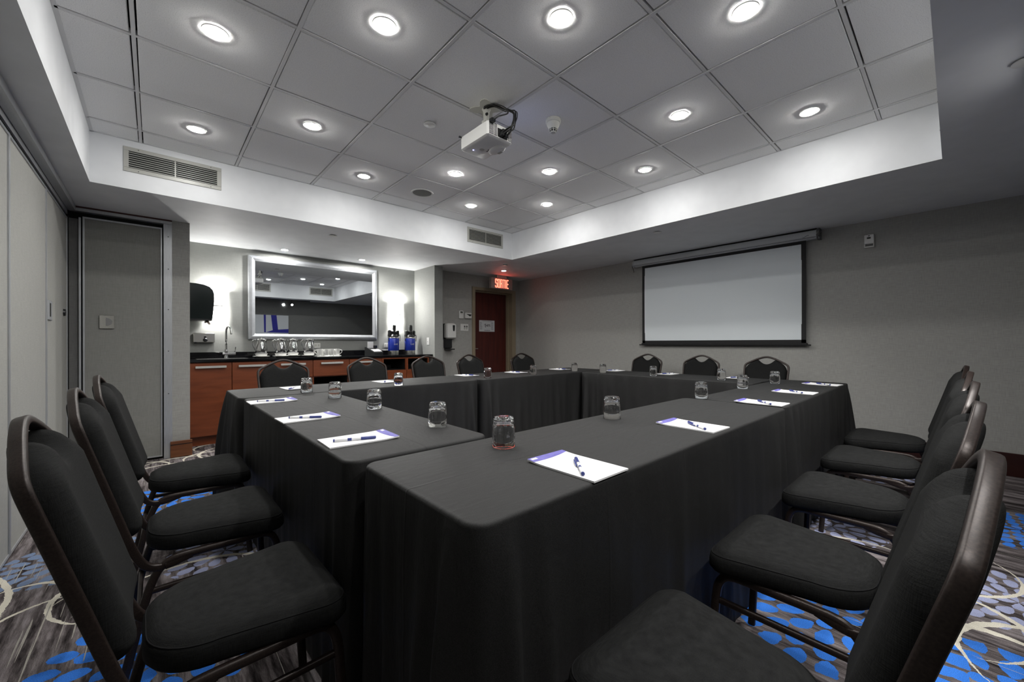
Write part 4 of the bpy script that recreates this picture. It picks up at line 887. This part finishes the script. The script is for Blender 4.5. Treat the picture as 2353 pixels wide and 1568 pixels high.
# ------------------------------------------------------------------ chairs
def back_x(z): return -0.243-(z-0.45)*0.285
def make_chair(label):
    t = thing('banquet_chair', label, 'chair', (0, 0, 0), 0, 'black banquet chairs around the tables')
    # seat
    def outline(ins):
        pts = []; hw_r, hw_f, x0, x1 = 0.180-ins, 0.222-ins, -0.205+ins, 0.205-ins
        rf, rb = 0.06, 0.13
        def corner(cx2, cy2, r, a0, a1, n):
            for i in range(n+1):
                a = a0+(a1-a0)*i/n; pts.append((cx2+r*math.cos(a), cy2+r*math.sin(a)))
        rf = max(0.01, rf-ins*0.4); rb = min(max(0.02, rb-ins*0.6), hw_r*0.92)
        corner(x1-rf, hw_f-rf, rf, 0, PI/2, 7); corner(x0+rb, hw_r-rb, rb, PI/2, PI, 10); corner(x0+rb, -hw_r+rb, rb, PI, 3*PI/2, 10); corner(x1-rf, -hw_f+rf, rf, 3*PI/2, 2*PI, 7)
        return pts
    rings = [[(x, y, z-0.012*max(0, 1-ins/0.07)*max(0, (x-0.05)/0.155)**2) for x, y in outline(ins)] for ins, z in ((0.02, 0.3765), (0.007, 0.380), (0.0, 0.392), (0.0, 0.412), (0.002, 0.424), (0.005, 0.4315), (0.0085, 0.4335), (0.013, 0.440), (0.026, 0.448), (0.05, 0.454), (0.09, 0.458), (0.14, 0.460))]
    MB().loft(rings, True, True).build('seat', FABRIC, t, smooth='all')
    MB().tube([(x, y, 0.4335-0.012*max(0, (x-0.05)/0.155)**2) for x, y in outline(0.0065)], 0.0018, n=5, closed=True).build('seat_piping', PIPING, t, smooth='all')
    # backrest pad in the leaning plane
    def hw(z): return 0.176+0.02*min(1, max(0, (z-0.45)/0.36))
    FZ = [(0, .944), (.043, .9365), (.09, .92), (.12, .905), (.165, .882), (.19, .866), (.202, .85), (.22, .83)]
    def top(u):
        y = abs(u)*0.196
        for (a, za), (b2, zb4) in zip(FZ, FZ[1:]):
            if a <= y <= b2: zf = za+(zb4-za)*(y-a)/(b2-a)-0.012; break
        zf -= 0.06*(1-(max(0.0, 1-(max(0, abs(u)-0.68)/0.32)**2))**0.5)
        return min(0.866+0.036*(y/0.071)**2, zf) if y < 0.085 else zf
    def bot(u): a = abs(u); return 0.452+0.05*(1-(max(0.0, 1-(max(0, a-0.7)/0.3)**2))**0.5)
    nu, nv = 44, 30; front = []; back = []
    for j in range(nv+1):
        rf_, rb_ = [], []
        for i in range(nu+1):
            u = math.sin((-1+2*i/nu)*PI/2); v = 0.5-0.5*math.cos(PI*j/nv); zb3, zt3 = bot(u), top(u); z = zb3+(zt3-zb3)*v; y = u*hw(min(z, 0.82))*(1-0.02*max(0, (z-0.84)/0.08))
            e = min((1-abs(u))*0.19, (v)*(zt3-zb3), (1-v)*(zt3-zb3)); th = (1-(1-min(1, e/0.05))**2)**0.5
            xb = back_x(z); bow = -0.012*(1-u*u)
            rf_.append((xb+bow+0.006+0.042*th, y, z+0.010*th)); rb_.append((xb+bow-0.004-0.011*th, y, z-0.004*th))
        front.append(rf_); back.append(rb_)
    mb = MB(); n = nu+1
    fv = [p for r in front for p in r]; bv = [p for r in back for p in r]; fs = []
    for j in range(nv):
        for i in range(nu):
            a = j*n+i; fs.append((a, a+1, a+n+1, a+n)); k = len(fv); fs.append((k+a, k+a+n, k+a+n+1, k+a+1))
    border = [i for i in range(n)]+[j*n+nu for j in range(1, nv+1)]+[nv*n+i for i in range(nu-1, -1, -1)]+[j*n for j in range(nv-1, 0, -1)]
    k = len(fv)
    for a, b2 in zip(border, border[1:]+border[:1]): fs.append((a, k+a, k+b2, b2))
    mb.add(fv+bv, fs); mb.build('backrest', FABRIC, t, smooth=70)
    # one bent tube: junction, upright, crown, upright
    half = [(-0.085, 0.1865, 0.364), (-0.125, 0.187, 0.352), (-0.165, 0.188, 0.347), (-0.196, 0.189, 0.357), (-0.218, 0.190, 0.385), (back_x(0.45), 0.192, 0.45), (back_x(0.6), 0.198, 0.6), (back_x(0.76), 0.204, 0.76), (back_x(0.825), 0.206, 0.825), (back_x(0.85), 0.202, 0.85), (back_x(0.866), 0.19, 0.866), (back_x(0.882), 0.165, 0.882), (back_x(0.905), 0.12, 0.905), (back_x(0.9205), 0.088, 0.9205), (back_x(0.9365), 0.045, 0.9365), (back_x(0.9425), 0.02, 0.9425)]
    ctr = [(back_x(0.944), 0, 0.944)]
    pth = smoothpath(half+ctr+[(x, -y, z) for x, y, z in reversed(half)], 4)
    # fixed binormal: normal of the leaning plane
    mb = MB(); Pn = [Vector(p) for p in pth]; rings = []
    for i, p in enumerate(Pn):
        tg = (Pn[min(i+1, len(Pn)-1)]-Pn[max(i-1, 0)]).normalized()
        lat = Vector((0, 1, 0)) if abs(tg.y) < 0.35 else None
        nrm = Vector((1, 0, 0.285)).normalized()
        if p.z < 0.47:
            nrm = Vector((0, 1, 0)).cross(tg)
            nrm = nrm if nrm.x > 0 or nrm.z > 0 else -nrm
        a = tg.cross(nrm).normalized(); b2 = a.cross(tg).normalized(); ring = []
        for q in range(12):
            an = 2*PI*(q+0.5)/12; c_, s_ = math.cos(an), math.sin(an)
            c_ = math.copysign(abs(c_)**0.4, c_); s_ = math.copysign(abs(s_)**0.4, s_)
            ring.append(tuple(p+a*(0.0095*c_)+b2*(0.0115*s_)))
        rings.append(ring)
    mb.loft(rings, True, True); mb.build('back_frame', TUBEM, t, smooth=50)
    for s in (-1, 1):
        y = s*0.186
        MB().tube(smoothpath([(0.196, s*0.2, 0.0), (0.186, s*0.194, 0.15), (0.178, y, 0.285), (0.168, y, 0.333), (0.148, y, 0.358), (0.115, y, 0.366), (0.06, y, 0.366), (-0.02, y, 0.366)], 4), 0.0125, 0.0105, up=(0, 1, 0), n=10, sq=0.6).build('leg', TUBEM, t, smooth=50)
        MB().tube(smoothpath([(-0.02, y, 0.366), (-0.08, y, 0.366), (-0.13, y, 0.363), (-0.162, y, 0.348), (-0.183, y, 0.318), (-0.205, s*0.19, 0.25), (-0.235, s*0.2, 0.12), (-0.262, s*0.208, 0.0)], 4), 0.0125, 0.0105, up=(0, 1, 0), n=10, sq=0.6).build('leg', TUBEM, t, smooth=50)
        MB().tube([(0.178, y, 0.275), (-0.197, s*0.189, 0.275)], 0.0095, 0.008, up=(0, 1, 0), n=8, sq=0.6).build('stretcher', TUBEM, t, smooth=50)
    MB().tube([(-0.222, -0.195, 0.19), (-0.222, 0.195, 0.19)], 0.008, n=8).build('cross_bar', TUBEM, t, smooth=True)
    MB().tube([(0.12, -0.186, 0.362), (0.12, 0.186, 0.362)], 0.009, n=8).build('cross_bar', TUBEM, t, smooth=True)
    return t
CH = [  # seat centre x, y, heading, label
 (0.182, 1.30, 0.02, 'black banquet chair beside the partition, nearest of three, seat and back filling the corner'),
 (0.182, 2.00, 0.00, 'black banquet chair beside the partition, middle one of the three'),
 (0.182, 2.73, -0.02, 'black banquet chair beside the partition, farthest of three, nearest the column'),
 (0.895, 3.87, -PI/2, 'banquet chair with greyish frame in front of the cherry cabinet doors by the sink'),
 (1.69, 3.87, -PI/2+0.03, 'banquet chair with worn brown frame in front of the cherry drawers'),
 (2.40, 3.88, -PI/2-0.04, 'banquet chair in front of the open black cubbies below the airpots'),
 (3.06, 3.90, -PI/2+0.06, 'black banquet chair in front of the light switches and door frame'),
 (3.94, 3.90, -PI/2-0.08, 'black banquet chair in front of the far jamb of the maroon door'),
 (4.50, 2.77, PI, 'black banquet chair under the screen, nearest the door'),
 (4.50, 2.06, PI, 'black banquet chair under the middle of the projection screen'),
 (4.49, 1.37, PI, 'black banquet chair under the screen, farthest from the door'),
 (0.835, 0.352, PI/2, 'black banquet chair nearest the camera, seat cut off by the bottom of the picture'),
 (1.53, 0.345, PI/2, 'black banquet chair on the near side, second from the camera, blue flowers beneath'),
 (2.30, 0.335, PI/2, 'black banquet chair on the near side, third from the camera, middle of the row'),
 (3.07, 0.335, PI/2, 'black banquet chair on the near side, fourth from the camera'),
 (3.80, 0.34, PI/2+0.03, 'black banquet chair on the near side, farthest from the camera, against the wall')]
proto = None
for x, y, rz, lab in CH:
    if proto is None: proto = make_chair(lab); proto.location = (x, y, 0); proto.rotation_euler = (0, 0, rz)
    else: dup(proto, (x, y, 0), rz, lab)

# ------------------------------------------------------------------ glasses, notepads, pens
def tumbler(loc, label, first=[None]):
    if first[0]: return dup(first[0], loc, random.uniform(0, 6), label)
    t = thing('tumbler', label, 'glass', loc, 0, 'upturned tumblers'); first[0] = t
    o2 = [(0.0375, 0.0), (0.0385, 0.002), (0.0375, 0.04), (0.0355, 0.07), (0.0345, 0.088), (0.031, 0.098), (0.024, 0.1), (0.012, 0.0985), (0.0, 0.098)]
    i2 = [(0.0, 0.084), (0.018, 0.085), (0.029, 0.082), (0.0336, 0.07), (0.0360, 0.04), (0.0371, 0.002), (0.0375, 0.0)]
    rings = []; n = 40
    for q, (r, z) in enumerate(o2+i2):
        flut = 0.0009 if 2 < q < 6 or 10 <= q < 12 else 0
        rings.append([((r+flut*math.cos(10*2*PI*k/n))*math.cos(2*PI*k/n), (r+flut*math.cos(10*2*PI*k/n))*math.sin(2*PI*k/n), z) for k in range(n)])
    MB().loft(rings).build('glass_body', GLASS, t, smooth='all')
    return t
GL = [(0.856, 1.009, 'upturned tumbler nearest the camera, at the inner corner of the near table'), (1.531, 1.048, 'upturned tumbler alone on the middle of the near table'), (2.488, 1.055, 'upturned tumbler at the seam between the two near-side tables'),
      (3.239, 1.07, 'upturned tumbler on the near-side table, halfway to the screen wall'), (3.837, 1.02, 'upturned tumbler at the outer corner by the last chair under the screen'),
      (0.863, 1.438, 'upturned tumbler nearest the camera on the table beside the partition'), (0.854, 2.057, 'middle upturned tumbler on the table beside the partition'), (0.84, 2.629, 'farthest upturned tumbler on the table beside the partition'),
      (0.789, 3.062, 'upturned tumbler beside the notepad in front of the grey-framed chair'), (1.468, 3.05, 'upturned tumbler on the far table in front of the cabinets'), (2.411, 3.08, 'upturned tumbler on the far table in front of the switch plate'),
      (3.034, 3.08, 'upturned tumbler on the far table in front of the door jamb'), (3.754, 3.1, 'upturned tumbler at the far inner corner of the tables'),
      (3.79, 2.715, 'upturned tumbler below the screen, nearest the far corner'), (3.815, 2.106, 'upturned tumbler below the screen in front of the first chair'), (3.86, 1.454, 'upturned tumbler below the screen between the last two chairs')]
for x, y, lab in GL: tumbler((x, y, TZ+0.0005), lab)

def notepad(loc, rz, label, first=[None]):
    if first[0]: return dup(first[0], loc, rz, label)
    t = thing('notepad', label, 'notepad', loc, rz, 'white notepads with violet header'); first[0] = t   # local +x = header end
    mb = MB(); n = 10; top = []; bot_ = []
    lift = lambda x: 0.004*max(0, (x-0.05)/0.07)**2
    xs = [-0.118+0.0236*i for i in range(n+1)]
    rows = [[(x, -0.075, 0.0005+lift(x)), (x, 0.075, 0.0005+lift(x)), (x, 0.075, 0.005+lift(x)), (x, -0.075, 0.005+lift(x))] for x in xs]
    mb.loft(rows, True, True); mb.build('sheets', PAPER, t)
    mb = MB(); m2 = 12; r0, r1 = [], []
    hx = lambda s: 0.087+0.010*s*s
    ys = [-0.075+0.15*i/m2 for i in range(m2+1)]
    z = lambda x: 0.0053+lift(x)
    mb.loft([[(hx((y-0.03)/0.09), y, z(hx((y-0.03)/0.09))) for y in ys], [(0.105, y, z(0.105)) for y in ys], [(0.1178, y, z(0.1178)) for y in ys]], closed=False); mb.build('header', VIOLET, t)
    mb = MB(); mb.loft([[(x, 0.046, z(x)+0.0003), (x, 0.068, z(x)+0.0003)] for x in (0.103, 0.113)], closed=False); mb.build('logo_mark', PAPER, t)
    mb = MB(); mb.tube([(0.1+0.006*math.sin(i*1.3), -0.058+0.006*i, z(0.1)+0.0004) for i in range(9)], 0.0007, 0.0003, n=4); mb.build('script_mark', pbr('pale_violet_print', (0.18, 0.17, 0.5), 0.6), t)
    return t
def pen(loc, rz, label, first=[None]):
    if first[0]: return dup(first[0], loc, rz, label)
    t = thing('pen', label, 'pen', loc, rz, 'white pens with navy caps'); first[0] = t     # local +x = cap end
    MB().lathe([(0.0042, -0.068), (0.0048, -0.066), (0.0048, 0.02)], (0, 0, 0.0055), 12, 'x').build('barrel', PENW, t, smooth=True)
    MB().lathe([(0.0055, 0.018), (0.0055, 0.064), (0.004, 0.068)], (0, 0, 0.0055), 12, 'x').build('cap', PENB, t, smooth=True)
    MB().box(0.0, 0.055, 0.0052, 0.0085, 0.003, 0.006).build('clip', PENB, t)
    MB().lathe([(0.0044, -0.0705), (0.005, -0.07), (0.005, -0.0655)], (0, 0, 0.0055), 12, 'x').build('end_plug', PENB, t, smooth=True)
    MB().lathe([(0.00495, -0.025), (0.00495, -0.012)], (0, 0, 0.0055), 12, 'x', cap0=False, cap1=False).build('printed_band', PENB, t)
    return t
PADS = [  # x, y, heading(header), pen dx, dy, pen heading, where
 (0.867, 0.711, PI/2, 0.850, 0.687, 0.82, 'on the near table, nearest the camera'), (1.632, 0.730, PI/2-0.03, 1.61, 0.703, 0.88, 'on the near table, second from the camera'), (2.54, 0.742, PI/2-0.02, 2.511, 0.720, 0.73, 'just past the seam of the near-side tables'),
 (3.236, 0.743, PI/2, 3.21, 0.731, 0.75, 'midway along the near-side table toward the screen'), (3.995, 0.73, PI/2-0.08, 3.944, 0.714, 0.85, 'at the outer corner of the near-side table'),
 (0.538, 1.43, -0.03, 0.516, 1.404, -0.34, 'beside the partition, nearest the camera'), (0.52, 1.997, 0.03, 0.503, 1.969, -0.6, 'beside the partition, middle of the table'), (0.513, 2.715, 0.0, 0.502, 2.678, -0.36, 'beside the partition, far end of the table'),
 (0.787, 3.376, -PI/2+0.05, 0.76, 3.33, -2.1, 'before the grey-framed chair'), (1.507, 3.38, -PI/2+0.04, 1.49, 3.36, -2.0, 'before the worn brown-framed chair'), (2.42, 3.45, -PI/2, 2.42, 3.43, -1.2, 'before the chair at the switches'),
 (3.08, 3.41, -PI/2, 3.06, 3.41, -1.3, 'before the chair at the door jamb'), (3.845, 3.42, -PI/2, 3.84, 3.40, -1.3, 'at the far corner of the tables'),
 (4.13, 2.79, PI, 4.12, 2.80, 2.6, 'below the screen, nearest the far corner'), (4.10, 2.10, PI, 4.09, 2.09, 2.7, 'below the middle of the screen'), (4.13, 1.42, PI, 4.12, 1.41, 2.6, 'below the screen, last place')]
for x, y, rz, px, py, prz, where in PADS:
    notepad((x, y, TZ), rz, 'white notepad with violet header '+where)
    pen((px, py, TZ+0.0052), prz, 'white pen with navy cap on the notepad '+where)
